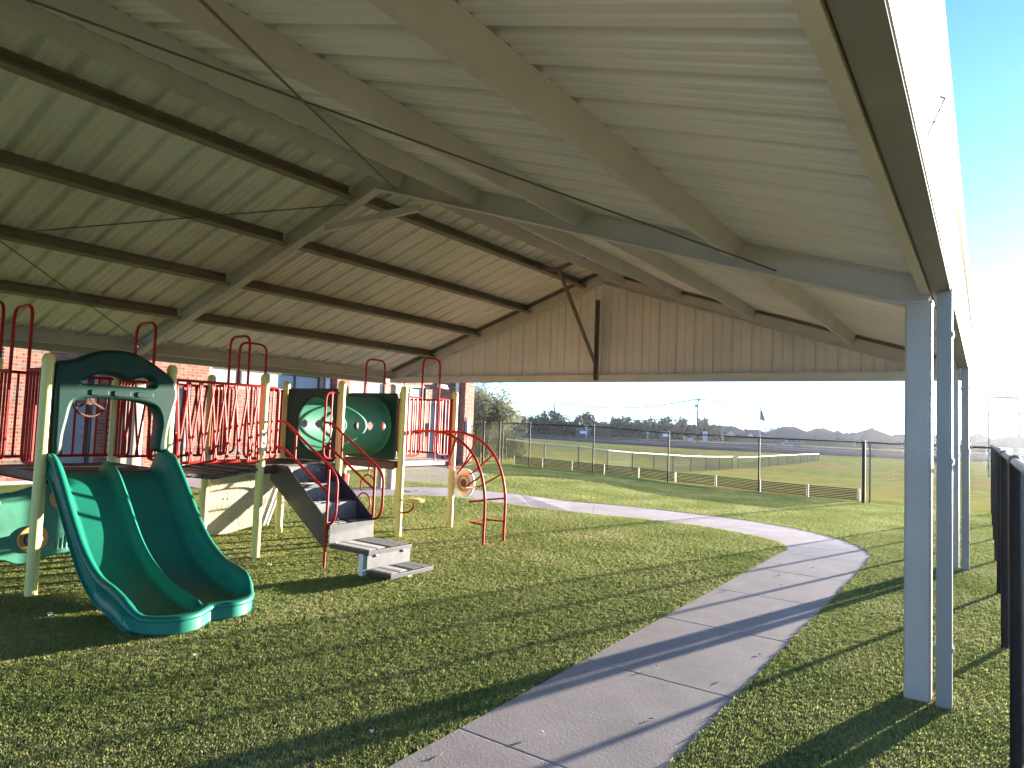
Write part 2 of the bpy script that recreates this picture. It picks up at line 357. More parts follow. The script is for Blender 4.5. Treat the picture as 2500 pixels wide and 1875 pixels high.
# path: one slab per joint
path = thing('concrete_path', (-1.8, 5, 0), 'curving pale concrete path of jointed slabs crossing the artificial turf', 'path')
JT = [0.1, 1.5, 2.93, 4.33, 5.75, 7.15, 8.57, 9.95]
def slab(poly, z0=-.06, z1=.006):
    mb = MB(); n = len(poly)
    top = [(x, y, T(x, y)+z1) for x, y in poly]; bot = [(x, y, T(x, y)+z0) for x, y in poly]
    mb.v = top+bot; mb.f = [tuple(range(n))]+[(i, n+i, n+(i+1) % n, (i+1) % n) for i in range(n)]
    return mb.build('slab', M['conc'], path, bevel=.006)
for a, b in zip([-4.1, -2.7, -1.3]+JT, [-2.7, -1.3, .1]+JT[1:]): slab([(-2.32, a+.005), (-1.27, a+.005), (-1.27, b-.005), (-2.32, b-.005)])
INN = [(-2.32,9.95),(-2.32,10.3),(-2.56,10.85),(-2.94,11.15),(-3.5,11.42),(-4.11,11.57),(-4.9,11.58),(-5.64,11.50),(-6.5,11.38),(-7.35,11.33),(-8.2,11.2),(-8.9,10.9),(-9.4,10.4),(-9.7,9.7),(-9.8,8.8),(-9.8,7.5)]
OUT = [(-1.27,9.95),(-1.29,10.6),(-1.5,11.25),(-1.92,11.95),(-2.68,12.6),(-3.7,13.0),(-5.1,13.12),(-6.3,13.1),(-7.4,12.85),(-8.5,12.65),(-9.5,12.2),(-10.2,11.6),(-10.7,10.8),(-10.9,9.9),(-10.9,8.8),(-10.9,7.5)]
I2 = cat_rom([(*p,0) for p in INN], 4, False); O2 = cat_rom([(*p,0) for p in OUT], 4, False)
k = 0
while k < len(I2)-1:
    e = min(k+6, len(I2)-1)
    g_ = .005
    pi = [I2[q] for q in range(k, e+1)]; po = [O2[q] for q in range(k, e+1)]
    pi[0] = pi[0].lerp(pi[1], .02); po[0] = po[0].lerp(po[1], .02)
    slab([(p.x, p.y) for p in po]+[(p.x, p.y) for p in pi[::-1]]); k = e
# pinkish pads by the school wall
pd = [hit(x, y) for x, y in ((985,1132),(1120,1140),(1190,1160),(1090,1186),(955,1172))]
mb = MB(); mb.v = [(p.x, p.y, T(p.x, p.y)+.012) for p in pd]+[(p.x, p.y, T(p.x, p.y)-.05) for p in pd]; n = len(pd)
mb.f = [tuple(range(n))]+[(i, n+i, n+(i+1) % n, (i+1) % n) for i in range(n)]
tag(mb.build('walkway_pad', M['pad']), kind='structure')
mb = MB().box(-14.6, -12.2, 7.4, 10.2, .05, .156); tag(mb.build('school_walkway', M['pad'], bevel=.01), kind='structure')

# ------------------------------------------------------------------ turf fibres (geometry nodes, uncountable)
def turf_fibres():
    # tuft meshes
    tufts = []
    for q in range(3):
        me = bpy.data.meshes.new('turf_tuft'); V = []; Fc = []
        for b in range(6):
            a = rnd.uniform(0, 2*PI); r0 = rnd.uniform(0, .018); x0, y0 = r0*math.cos(a*1.7), r0*math.sin(a*1.7)
            w = rnd.uniform(.0018, .0032); h = rnd.uniform(.009, .017); ln = rnd.uniform(.003, .015); wx, wy = -math.sin(a)*w, math.cos(a)*w
            dx, dy = math.cos(a)*ln, math.sin(a)*ln; n = len(V)
            V += [(x0-wx, y0-wy, 0), (x0+wx, y0+wy, 0), (x0+dx*.45+wx*.8, y0+dy*.45+wy*.8, h*.62), (x0+dx*.45-wx*.8, y0+dy*.45-wy*.8, h*.62), (x0+dx, y0+dy, h)]
            Fc += [(n, n+1, n+2, n+3), (n+3, n+2, n+4)]
        me.from_pydata(V, [], Fc); me.materials.append(M['turf']); o = bpy.data.objects.new('turf_tuft', me); tufts.append(o)
    # emitter
    PI_ = [(p.x, p.y) for p in I2]; PO_ = [(p.x, p.y) for p in O2]
    poly = [(-2.32, -5)]+PI_+PO_[::-1]+[(-1.27, -5)]
    def inside(x, y):
        c = False; j = len(poly)-1
        for i in range(len(poly)):
            xi, yi = poly[i]; xj, yj = poly[j]
            if (yi > y) != (yj > y) and x < (xj-xi)*(y-yi)/(yj-yi)+xi: c = not c
            j = i
        return c
    mb = MB(); dens = []
    def cell(x0, x1, y0, y1):
        cx, cyy = (x0+x1)/2, (y0+y1)/2
        v = Vector((cx, cyy, -CAMZ)); d = v.dot(F2); la = v.dot(R3); up = v.dot(U3)
        if d < .8 or abs(la) > .95*d+.6 or up < -.8*d-.5: return
        den = min(10500, 10500*(4.0/max(d, 4.0))**1.35)
        mb.add([(x0,y0,T(x0,y0)),(x1,y0,T(x1,y0)),(x1,y1,T(x1,y1)),(x0,y1,T(x0,y1))], [(0,1,2,3)]); dens.append(den)
    def block(xa, xb, ya, yb, s, test=False):
        nx, ny = max(1, round((xb-xa)/s)), max(1, round((yb-ya)/s))
        for i in range(nx):
            for j in range(ny):
                x0, x1 = xa+(xb-xa)*i/nx, xa+(xb-xa)*(i+1)/nx; y0, y1 = ya+(yb-ya)*j/ny, ya+(yb-ya)*(j+1)/ny
                if test and inside((x0+x1)/2, (y0+y1)/2): continue
                if x0 < -9.5 and x1 > -15 and y1 > fence_y(x0): continue
                cell(x0, x1, y0, y1)
    block(-1.262, .16, .5, 9.95, .5); block(-9.0, -2.328, .5, 9.95, .5); block(-12.6, -9.0, 6., 10, .1, True)
    block(-11.6, .15, 9.95, 13.5, .06, True)
    block(-14.5, .15, 13.5, 18.9, .5); block(-14., -11.6, 10.5, 13.5, .5)
    e = mb.build('artificial_turf', M['turf'])
    at = e.data.attributes.new('dens', 'FLOAT', 'FACE'); at.data.foreach_set('value', dens)
    ng = bpy.data.node_groups.new('turf', 'GeometryNodeTree')
    ng.interface.new_socket('Geometry', in_out='INPUT', socket_type='NodeSocketGeometry'); ng.interface.new_socket('Geometry', in_out='OUTPUT', socket_type='NodeSocketGeometry')
    N = ng.nodes; L = ng.links; gi = N.new('NodeGroupInput'); go = N.new('NodeGroupOutput')
    dp = N.new('GeometryNodeDistributePointsOnFaces'); na = N.new('GeometryNodeInputNamedAttribute'); na.data_type = 'FLOAT'; na.inputs[0].default_value = 'dens'
    L.new(gi.outputs[0], dp.inputs['Mesh']); L.new(na.outputs[0], dp.inputs['Density'])
    jg = N.new('GeometryNodeGeometryToInstance')
    for o in tufts:
        oi = N.new('GeometryNodeObjectInfo'); oi.inputs['Object'].default_value = o; L.new(oi.outputs['Geometry'], jg.inputs[0])
    ip = N.new('GeometryNodeInstanceOnPoints'); ip.inputs['Pick Instance'].default_value = True
    L.new(dp.outputs['Points'], ip.inputs['Points']); L.new(jg.outputs[0], ip.inputs['Instance'])
    rv = N.new('FunctionNodeRandomValue'); rv.data_type = 'FLOAT_VECTOR'; rv.inputs[0].default_value = (-.25,-.25,0); rv.inputs[1].default_value = (.25,.25,2*PI)
    L.new(rv.outputs[0], ip.inputs['Rotation'])
    rs = N.new('FunctionNodeRandomValue'); rs.data_type = 'FLOAT'; rs.inputs[2].default_value = .7; rs.inputs[3].default_value = 1.35
    L.new(rs.outputs[1], ip.inputs['Scale'])
    L.new(ip.outputs[0], go.inputs[0])
    md = e.modifiers.new('turf', 'NODES'); md.node_group = ng
    tag(e, 'short green artificial turf pile covering the play yard', 'artificial grass', kind='stuff')
turf_fibres()

# ------------------------------------------------------------------ pavilion
RX, RZ = -5.5, 4.245                                         # ridge line, purlin underside
XR, XL = -.27, -10.62
PD = .135                                                    # purlin depth
def zu(x): return RZ-.325*(x-RX) if x > RX else RZ-.335*(RX-x)   # underside of the purlins
FY = [-5.73, -.30, 5.13, 10.56]
pav = thing('steel_pavilion', (-5.5, 5, 0), 'large open steel shade pavilion with ribbed gable roof over the playground', 'pavilion')
def zr(x): return zu(x)+PD                                  # underside of the roof sheets
# ribbed sheets, each .914 wide
def sheet(y0, side, w=.914):
    prof = []
    for k in range(3):
        b = y0+k*w/3
        prof += [(b, .0), (b+.020, .0), (b+.032, .045), (b+.098, .045), (b+.110, .0), (b+.15, .0), (b+.16, .009), (b+.18, .009), (b+.19, .0), (b+.228, .0), (b+.238, .009), (b+.258, .009), (b+.268, .0)]
    prof += [(y0+w-.01, 0), (y0+w+.004, .0055), (y0+w+.03, .0055)]
    xa, xb = (RX+.004, -.20) if side > 0 else (RX-.004, -10.78)
    mb = MB(); n = len(prof)
    for x in (xa, xb):
        for y, h in prof: mb.v.append((x, y, zr(x)+h))
    for x in (xa, xb):
        for y, h in prof: mb.v.append((x, y, zr(x)+h+.004))
    mb.f = [(i, i+1, n+i+1, n+i) for i in range(n-1)]+[(2*n+i, 2*n+i+1, 3*n+i+1, 3*n+i) for i in range(n-1)]
    mb.f += [(0, n, 3*n, 2*n), (n-1, 2*n-1, 4*n-1, 3*n-1)]+[(i, i+1, 2*n+i+1, 2*n+i) for i in range(n-1)]+[(n+i, n+i+1, 3*n+i+1, 3*n+i) for i in range(n-1)]
    mb.build('roof_sheet', M['roof'], pav)
y = -5.8
while y < 10.6:
    w = min(.914, 10.70-y)
    for s in (1, -1): sheet(y, s, w)
    y += .914
MB().bar((RX-.003, -5.8, RZ+PD+.055), (RX-.003, 10.72, RZ+PD+.055), .5, .012).build('ridge_cap', M['roof'], pav)
# C purlins
def purlin(x, y0, y1, side, d=PD, name='purlin', m='steel', fl=.075, z=None):
    z = zu(x) if z is None else z; t = .005; q = -side                         # flanges point to the ridge
    k = .31*q if name == 'purlin' else 0.
    P = [(0,0),(q*fl,-k*fl*q),(q*fl,.018-k*fl*q),(q*(fl-t),.018-k*fl*q),(q*(fl-t),t-k*fl*q),(q*t,t),(q*t,d-t),(q*fl,d-t),(q*fl,d),(0,d)]
    P = [(a, b+abs(a)*.325 if name == 'purlin' else b) for a, b in ((0,0),(q*fl,0),(q*fl,.018),(q*(fl-t),.018),(q*(fl-t),t),(q*t,t),(q*t,d-t),(q*fl,d-t),(q*fl,d),(0,d))]
    if name == 'purlin': P = [(a+q*.06*(d-b)/d, b) for a, b in P]
    MB().prism([(x+a, y0, z+b) for a, b in P], (0,y0,0), (0,y1,0)).build(name, M[m], pav)
PX = [(-1.47,1),(-2.84,1),(-4.02,1),(-5.05,1),(-5.95,-1),(-7.1,-1),(-8.27,-1),(-9.42,-1)]
for i in range(3):
    ya, yb = FY[i]+.06, FY[i+1]-.06
    for x, s in PX: purlin(x, ya, yb, s, m='steel' if s > 0 else 'steel_shade')
    purlin(-.292, ya, yb, 1, .10, 'eave_strut', z=2.585, fl=.05); purlin(-10.55, ya, yb, -1, .17, 'eave_strut', z=2.50)
# rafters (I section) : flanges below purlins
def rafter(yc, dz=.075, fw=.12, dpt=.30, name='rafter'):
    for side in (1, -1):
        x0, x1 = (RX, -.30) if side > 0 else (RX, -10.58)
        zt = lambda x: zu(x)+PD-.004
        zb = lambda x: zu(x)-dz
        mb = MB()
        for (a, b, w) in ((zb, lambda x: zb(x)+.014, fw), (lambda x: zb(x)+.014, lambda x: zt(x)-.014, .02), (lambda x: zt(x)-.014, zt, fw)):
            mb.add([(x0,yc-w/2,a(x0)),(x1,yc-w/2,a(x1)),(x1,yc+w/2,a(x1)),(x0,yc+w/2,a(x0)),(x0,yc-w/2,b(x0)),(x1,yc-w/2,b(x1)),(x1,yc+w/2,b(x1)),(x0,yc+w/2,b(x0))],
                   [(0,3,2,1),(4,5,6,7),(0,1,5,4),(1,2,6,5),(2,3,7,6),(3,0,4,7)])
        mb.build(name, M['steel'], pav)
for yc in FY[:3]: rafter(yc)
rafter(FY[3]-.06, .10, .10, name='gable_rafter')
MB().bar((RX,10.425,zr(RX)-.035),(-10.5,10.425,zr(-10.5)-.035),.02,.06).build('rake_gap_shade', M['steelB'], pav)  # added dark strip, painted shade for the gap between sheets and rafter
MB().bar((RX,10.425,zr(RX)-.035),(-.4,10.425,zr(-.4)-.035),.02,.04).build('rake_gap_shade', M['steelB'], pav)
MB().bar((-6.27,5.05,3.82),(-4.8,5.05,3.84),.05,.075).build('collar_tie', M['steel'], pav)
# purlin cleats and bolts at the first frame
for x, s in PX:
    MB().box(x-s*.07, x-s*.062, FY[2]-.10, FY[2]-.058, zu(x)+.01, zu(x)+.16).build('cleat', M['steel'], pav)
# columns
def column(x, yc, zt, w=.15):
    g = T(x, yc); mb = MB(); r = .018
    P = []
    for sx, sy, a0 in ((1,1,0),(-1,1,1),(-1,-1,2),(1,-1,3)):
        for k in range(4): a = (a0+k/3)*PI/2; P.append((x+sx*(w/2-r)+r*math.cos(a), yc+sy*(w/2-r)+r*math.sin(a), g-.1))
    mb.prism(P, (0,0,g-.1), (0,0,zt)); c = mb.build('column', M['column'], pav, sm=True)
    MB().box(x-.082, x+.082, yc-.085, yc+.085, zt-.004, zt+.008).build('cap_plate', M['steel'], c)
for yc in FY:
    column(-.355, yc, 2.53); column(-10.5, yc, 2.37)
for yc in FY:
    g = T(-.21, yc); mb = MB().box(-.252, -.168, yc-.105, yc-.005, g-.03, 2.60)
    d = mb.build('downspout', M['spout'], pav, bevel=.006)
    for z in (.35, 1.5, 2.3): MB().box(-.262, -.160, yc-.109, yc-.004, z, z+.03).build('strap', M['spout'], d)
    mb = MB().box(-10.80, -10.70, yc-.1, yc, .1, 2.42); mb.build('downspout', M['gutter'], pav, bevel=.006)
# gutters (ogee) and an added dark strip that paints the shade beneath
GP = [(-.285,2.72),(-.285,2.605),(-.275,2.600),(-.17,2.598),(-.155,2.61),(-.115,2.735),(-.095,2.745),(-.085,2.80),(-.093,2.80),(-.103,2.752),(-.123,2.742),(-.162,2.616),(-.173,2.606),(-.277,2.608),(-.277,2.72)]
for ya, yb in ((-5.8, -2.9), (-2.9+.002, 0.9), (0.9+.002, 3.05), (3.05+.002, 6.9), (6.9+.002, 10.70)):
    gt = MB().prism([(x, ya, z) for x, z in GP], (0,ya,0), (0,yb,0)).build('gutter', M['gutter'], pav)
    MB().box(-.272, -.176, ya, yb, 2.588, 2.597).build('gutter_shade_strip', M['gutter_shade'], gt)
    GL = [(-10.66-(x+.285)*1.0, z-.19) for x, z in GP]
    MB().prism([(x, ya, z) for x, z in GL], (0,ya,0), (0,yb,0)).build('gutter', M['gutter'], pav)
# gable end sheeting
def gsheet(x0, x1):
    n = 3; mb = MB(); w = (x1-x0)/3; prof = []
    for k in range(3):
        b = x0+k*w; prof += [(b, 0), (b+.02, 0), (b+.03, .018), (b+.06, .018), (b+.07, 0), (b+w*.55, 0), (b+w*.58, .006), (b+w*.62, .006), (b+w*.65, 0)]
    prof += [(x1-.01, 0), (x1+.003, .0055), (x1+.02, .0055)]; n = len(prof); yy = 10.62
    for zf in (lambda x: 2.44, lambda x: zr(x)-.003):
        for off in (0, .004):
            for x, h in prof: mb.v.append((x, yy+h+off, zf(x)))
    for a, b in ((0, 2*n), (n, 3*n), (0, n), (2*n, 3*n)): mb.f += [(a+i, a+i+1, b+i+1, b+i) for i in range(n-1)]
    mb.f += [(0, n, 3*n, 2*n), (n-1, 2*n-1, 4*n-1, 3*n-1)]
    mb.build('gable_sheet', M['gable'], pav)
x = -10.6
while x < -.3: gsheet(x, min(x+.914, -.24)); x += .914
P = [(0,0),(.0,-.07),(.004,-.07),(.004,-.012),(.03,-.004),(.03,0)]
MB().box(-10.62, -.22, 10.50, 10.615, 2.425, 2.437).box(-10.62, -.22, 10.500, 10.506, 2.437, 2.55).build('gable_girt', M['steel'], pav)
MB().box(-5.62,-5.54,10.47,10.498,2.45,3.86).box(-5.585,-5.575,10.42,10.47,2.45,3.86).build('gable_post', M['steelB'], pav)
MB().bar((-5.58,10.44,2.76),(-5.5,9.0,4.09),.045,.045).build('brace', M['steelB'], pav)
MB().bar((-5.97,8.98,4.15),(-5.5,9.0,4.10),.06,.045).bar((-5.5,9.0,4.10),(-5.06,9.0,4.24),.06,.045).bar((-5.07,9.0,4.22),(-5.03,8.95,4.36),.06,.04).build('brace_bracket', M['steelB'], pav)
# brace rods in the near roof bays
def rod(xa, ya, xb, yb):
    a = (xa, ya, zu(xa)-.03); b = (xb, yb, zu(xb)-.03); mid = ((xa+xb)/2, (ya+yb)/2, (a[2]+b[2])/2-.015)
    MB().tube([a, mid, b], .0075, 6).build('brace_rod', M['rod'], pav)
for i in (0, 1):
    ya, yb = FY[i]+.05, FY[i+1]-.05
    rod(-1.25, yb, -5.15, ya); rod(-5.2, yb, -1.3, ya+.01); rod(-5.95, yb, -10.3, ya); rod(-10.3, yb, -5.9, ya+.01)
# sheet screws row along the near right eave: dirt-stained clips
# ------------------------------------------------------------------ school building
sch = thing('school_building', (-15, 10, .14), 'long one-storey red brick school building with strip windows beside the pavilion', 'building')
WX, WZ0, WZ1, WYA, WYB = -15.0, .37, 3.9, -6.0, 18.54
OPEN = [(9.0,12.2,2.30,2.72,'w'),(13.2,14.75,2.30,2.72,'w'),(15.1,16.5,2.26,2.66,'w'),(5.55,6.45,.14,2.26,'d'),(16.75,17.55,.14,2.2,'d'),(7.95,8.42,.14,2.2,'d'),(3.0,4.78,.9,2.7,'w')]
ysplit = sorted({WYA, WYB}|{o[0] for o in OPEN}|{o[1] for o in OPEN}); zsplit = sorted({.14, WZ1}|{o[2] for o in OPEN}|{o[3] for o in OPEN})
mb = MB()
for ya, yb in zip(ysplit, ysplit[1:]):
    for za, zb in zip(zsplit, zsplit[1:]):
        yc, zc = (ya+yb)/2, (za+zb)/2
        if any(o[0] < yc < o[1] and o[2] < zc < o[3] for o in OPEN): continue
        mb.add([(WX,ya,za),(WX,yb,za),(WX,yb,zb),(WX,ya,zb)], [(0,1,2,3)])
for a, b, c, d, k in OPEN:
    q = WX-.14; mb.add([(WX,a,c),(WX,b,c),(WX,b,d),(WX,a,d),(q,a,c),(q,b,c),(q,b,d),(q,a,d)], [(0,1,5,4),(1,2,6,5),(2,3,7,6),(3,0,4,7)])
mb.add([(WX,WYB,0),(-27,WYB,0),(-27,WYB,WZ1),(WX,WYB,WZ1)], [(0,1,2,3)])
mb.add([(WX,WYA,0),(-27,WYA,0),(-27,WYA,WZ1),(WX,WYA,WZ1)], [(0,1,2,3)]); mb.add([(-27,WYA,0),(-27,WYB,0),(-27,WYB,WZ1),(-27,WYA,WZ1)], [(0,1,2,3)])
for pa, pb in ((6.88,7.35),(12.46,12.92),(18.07,18.56)): mb.box(WX-.05, -14.62, pa, pb, .14, WZ1)
wall = mb.build('brick_wall', M['mortar'], sch)
MB().box(-27.2, -14.3, WYA-.2, WYB+.3, WZ1, WZ1+.25).build('roof', M['gutter'], sch)
MB().box(WX-.1, WX+.035, WYA, 5.5, .1, .20).box(WX-.1, WX+.035, 6.5, 7.9, .1, .20).box(WX-.1, WX+.035, 8.47, 16.7, .1, .37).box(WX-.1, WX+.035, 17.6, 18.05, .1, .37).build('foundation', M['found'], sch, bevel=.008)
# bricks
BL, BH, BC = .2, .058, .0677; cand = []
def blocked(y0, y1, z0, z1): return any(o[0]-.005 < y1 and o[1]+.005 > y0 and o[2]-.01 < z1 and o[3]+.045 > z0 for o in OPEN)
r = 0; z = .205
while z < 3.25:
    y = 4.0+(.105 if r % 2 else 0)
    while y < WYB-.5:
        for (ya, yb) in ((y, y+BL),):
            if blocked(ya, yb, z, z+BH):
                for (sa, sb) in ((ya, ya+BL/2-.005), (ya+BL/2+.005, yb)):
                    if not blocked(sa, sb, z, z+BH): cand.append((sa, sb, z))
            elif not any(pa-.01 < yb and pb > ya for pa, pb in ((6.88,7.35),(12.46,12.92),(18.07,18.56))): cand.append((ya, yb, z))
        y += .21
    r += 1; z += BC
vis = [c for c in cand if c[0] > 4.85 and .45 < c[2] < 2.62 and c[1]-c[0] > .15]
vis.sort(key=lambda c: c[0]); each = set(vis[:300])
bme = MB().box(0, .018, 0, BL, 0, BH); bo = None
for i, c in enumerate(sorted(each)):
    jx = rnd.uniform(-.0015, .0025)
    if bo is None:
        bo = bme.build('brick', M['brickA'], None, bevel=.003); me = bo.data; bo.parent = wall; o = bo
    else: o = bpy.data.objects.new('brick', me); C.objects.link(o); o.parent = wall
    o.location = Vector((WX-.01+jx, c[0], c[2]))-ORG[sch.name]
mb = MB(); tn = []
for c in cand:
    if c in each: continue
    jx = rnd.uniform(-.0015, .0025); mb.box(WX-.01, WX+.008+jx, c[0], c[1], c[2], c[2]+BH); tn += [rnd.random()]*6
for pa, pb in ((6.88,7.35),(12.46,12.92),(18.07,18.56)):
    z = .19; r = 0
    while z < 3.3:
        for k in range(2):
            s = WX+.012+k*.19-(.05 if r % 2 else 0); mb.box(max(s, WX+.01), min(s+.18, -14.625), pa-.008, pa+.01, z, z+BH); tn += [rnd.random()]*6
        for (ya, yb) in (((pa, pa+.2), (pa+.21, pb)) if r % 2 else ((pa, pa+.12), (pa+.13, pa+.33), (pa+.34, pb))):
            mb.box(-14.63, -14.612, ya, yb, z, z+BH); tn += [rnd.random()]*6
        z += BC; r += 1
tag(mb.build('brick_courses', M['brickB'], wall, cols=tn), kind='stuff')
for a, b, c, d, k in OPEN:
    if k == 'w':
        wo_ = MB().box(WX-.10,WX-.05,a,b,d-.04,d).box(WX-.10,WX-.05,a,b,c,c+.03).box(WX-.10,WX-.05,a,a+.04,c,d).box(WX-.10,WX-.05,b-.04,b,c,d)
        nm = max(1, round((b-a)/.8)); muls = [a+(b-a)*j/nm for j in range(1, nm)]
        for ym in muls: wo_.box(WX-.10, WX-.045, ym-.022, ym+.022, c+.03, d-.04)
        w = wo_.build('window', M['frame'], sch)
        st = [a]+muls+[b]
        for p, q in zip(st, st[1:]): MB().box(WX-.085, WX-.078, p+.02, q-.02, c+.02, d-.02).build('pane', M['glass'], w)
        MB().box(WX-.02, WX+.02, a-.1, b+.1, d+.012, d+.065).build('lintel', M['pad'], sch)
    else:
        dd = MB().box(WX-.12, WX-.07, a+.06, b-.06, c+.02, d-.06).build('door', M['door'], sch, bevel=.004)
        MB().box(WX-.13,WX-.03,a,a+.055,c,d).box(WX-.13,WX-.03,b-.055,b,c,d).box(WX-.13,WX-.03,a,b,d-.055,d).build('door_frame', M['frame'], dd)
        MB().tube([(WX-.06,b-.13,c+1.0),(WX-.02,b-.13,c+1.0),(WX-.02,b-.24,c+1.0)], .012, 6).lathe([(0,0),(.028,0),(.028,.01)], (WX-.068,b-.13,c+1.0), 10, 'X').build('handle', M['ltwhite'], dd)
        MB().lathe([(0,0),(.028,0),(.028,.02)], (WX-.068,b-.13,c+1.16), 10, 'X').build('lock', M['ltwhite'], dd)
for yy in (12.40, 18.0):
    MB().box(-14.99+.06, -14.99+.15, yy-.10, yy-.0, .16, 3.6).build('downspout', M['white'], sch, bevel=.006)
o = MB().box(-14.98,-14.80,17.00,17.32,2.74,2.84).box(-14.9,-14.72,17.02,17.30,2.70,2.75).build('wall_lamp', M['white'], sch, bevel=.02)
o = MB().box(-14.60,-14.50,18.10,18.30,1.24,1.66).build('utility_box', M['ltwhite'], sch, bevel=.01)
MB().tube([(-14.56,18.2,1.25),(-14.56,18.2,.2)], .022, 8).tube([(-14.58,18.25,1.66),(-14.58,18.25,1.8)], .012, 6).build('conduit', M['ltwhite'], o)

# ------------------------------------------------------------------ play structure
FX, BX, DZ = -6.79, -7.93, 1.05
play = thing('play_structure', (-7.3, 5.5, 0), 'multi-deck playground structure with double green slide, red railings and yellow posts', 'play structure')
def post(x, y, h=2.1, r=.048):
    p = MB().lathe([(r, -.1), (r, h-.05), (r*.98, h-.03), (r*.85, h-.01), (r*.5, h+.003), (.001, h+.006)], (x, y, 0), 16).build('post', M['yellow'], play, sm=True)
    MB().lathe([(r+.004, h-.075), (r+.004, h-.045), (r*.99, h-.028), (r*.87, h-.007), (r*.52, h+.007), (.001, h+.01)], (x, y, 0), 16).build('cap', M['yellow'], p, sm=True)
    return p
YA, YC, YD, YF, YG, YH = 2.51, 3.64, 4.76, 5.87, 6.96, 8.14
posts = {}
for n_, (x, y) in dict(A=(-6.74,YA),C=(FX,YC),D=(-6.83,YD),F=(FX,YF),G=(-6.74,YG),H=(FX,YH),B=(BX,YA),K=(BX,YC),J=(BX,YD),E=(BX,YF),I=(BX,YG),L=(BX,YH)).items(): posts[n_] = post(x, y)
MB().tube([(-6.74,YG,2.09),(-6.74,YG,2.17)], .012, 6).build('bolt', M['rod'], posts['G'])
st = MB().box(-6.83+.035,-6.83+.052,YD-.035,YD+.02,1.24,1.46).build('warning_sticker', M['white'], posts['D'], bevel=.002)
for zc in (1.31, 1.40):
    MB().box(-6.83+.052,-6.83+.0535,YD-.022,YD-.002,zc-.018,zc+.018).box(-6.83+.052,-6.83+.0535,YD+.002,YD+.012,zc-.012,zc+.012).build('pictogram', M['frame'], st)
# decks: perforated coated plates
def deck(y0, y1, name='deck'):
    mb = MB().box(BX, FX, y0, y1, DZ-.09, DZ-.075)
    mb.box(BX, FX, y0, y0+.02, DZ-.09, DZ).box(BX, FX, y1-.02, y1, DZ-.09, DZ).box(BX, BX+.02, y0+.02, y1-.02, DZ-.09, DZ).box(FX-.02, FX, y0+.02, y1-.02, DZ-.09, DZ)
    n = 26
    for k in range(n):
        x = BX+.02+(FX-BX-.04)*(k+.5)/n; mb.box(x-.012, x+.012, y0+.02, y1-.02, DZ-.012, DZ-.001)
    return mb.build(name, M['deck'], play)
deck(YA+.05, YC); deck(YD, YF); deck(YG, YH-.05)
MB().box(BX+.04,FX-.04,YG-.04,YG+.0,DZ-.12,DZ-.02).build('deck_skirt', M['brown'], play)
# bridge between first and second deck : slightly sagging planks
br = MB().tube([(FX-.06,YC,DZ-.04),(FX-.06,(YC+YD)/2,DZ-.11),(FX-.06,YD,DZ-.04)], .025, 8).tube([(BX+.06,YC,DZ-.04),(BX+.06,(YC+YD)/2,DZ-.11),(BX+.06,YD,DZ-.04)], .025, 8).build('bridge_beams', M['dgrey'], play)
for k in range(8):
    y0 = YC+.01+k*(YD-YC-.02)/8; t = (k+.5)/8; s = .075*(1-(2*t-1)**2)
    MB().box(BX+.02, FX-.02, y0, y0+.125, DZ-.035-s, DZ-.012-s).build('plank', M['dgrey'], br, bevel=.003)
R_T = .0145
def guard(p0, p1, zb=1.13, zt=1.97, n=9, arch=None, zig=False, name='guard_rail', round_=.0):
    """red tubular panel between two posts; arch=(t0,t1) makes an opening with a tall hand loop"""
    p0, p1 = Vector((*p0,0)), Vector((*p1,0)); d = (p1-p0); Ln = d.length; d.normalize(); P = lambda s, z: p0+d*s+Vector((0,0,z))
    a, b = .05, Ln-.05
    mb = MB()
    if arch:
        s0, s1 = arch
        mb.tube(fillet([P(a,zt), P(s0-.06,zt)], .03), R_T, 8); mb.tube([P(s1+.06,zt), P(b,zt)], R_T, 8)
        mb.tube(fillet([P(s0,1.3), P(s0,2.57), P(s1,2.57), P(s1,1.3)], .12), R_T*1.05, 8)
        mb.tube(fillet([P(a,zb), P(s0,zb), P(s0,1.32)], .09), R_T, 8); mb.tube(fillet([P(b,zb), P(s1,zb), P(s1,1.32)], .09), R_T, 8)
        mb.tube([P(s0-.07,zt), P(s0,zt)], R_T, 8); mb.tube([P(s1+.07,zt), P(s1,zt)], R_T, 8)
    else:
        mb.tube([P(a,zt), P(b,zt)], R_T*1.05, 8); mb.tube([P(a,zb), P(b,zb)], R_T*1.05, 8)
    g_ = mb.build(name, M['red'], play, sm=True)
    def bar(s, s2=None):
        MB().tube([P(s,zb), P(s2 if s2 is not None else s,zt)], .0125, 6).build('bar', M['red'], g_, sm=True)
    if arch:
        k1 = max(2, round((arch[0]-a)/.085)); k2 = max(2, round((b-arch[1])/.085))
        for k in range(k1): bar(a+.02+(arch[0]-a-.03)*k/k1)
        for k in range(k2): bar(b-.02-(b-arch[1]-.03)*k/k2)
    else:
        for k in range(n):
            s = a+.03+(b-a-.06)*k/(n-1)
            if zig:
                q = .05*(1 if k % 2 else -1); bar(max(a+.01, min(b-.01, s-q)), max(a+.01, min(b-.01, s+q)))
            else: bar(s)
    return g_
guard((FX,YC),(FX,YD), 1.11, 1.96, 15, zig=True)            # bridge rail, near side
guard((BX,YC),(BX,YD), 1.11, 1.96, 14, zig=True)            # bridge rail, far side
guard((BX,YA),(BX,YC), n=10)
guard((FX-.02,YA),(BX,YA), arch=(.36,.78), n=9)             # left side panel with hand loop
guard((BX,YC),(FX,YC), arch=(.36,.76)); guard((BX,YD),(FX,YD), arch=(.36,.76))
guard((BX,YD),(BX,YF), arch=(.36,.76)); guard((FX,YG),(FX,YH), arch=(.42,.80)); guard((BX,YG),(BX,YH), arch=(.36,.76)); guard((BX,YH),(FX,YH), n=10)
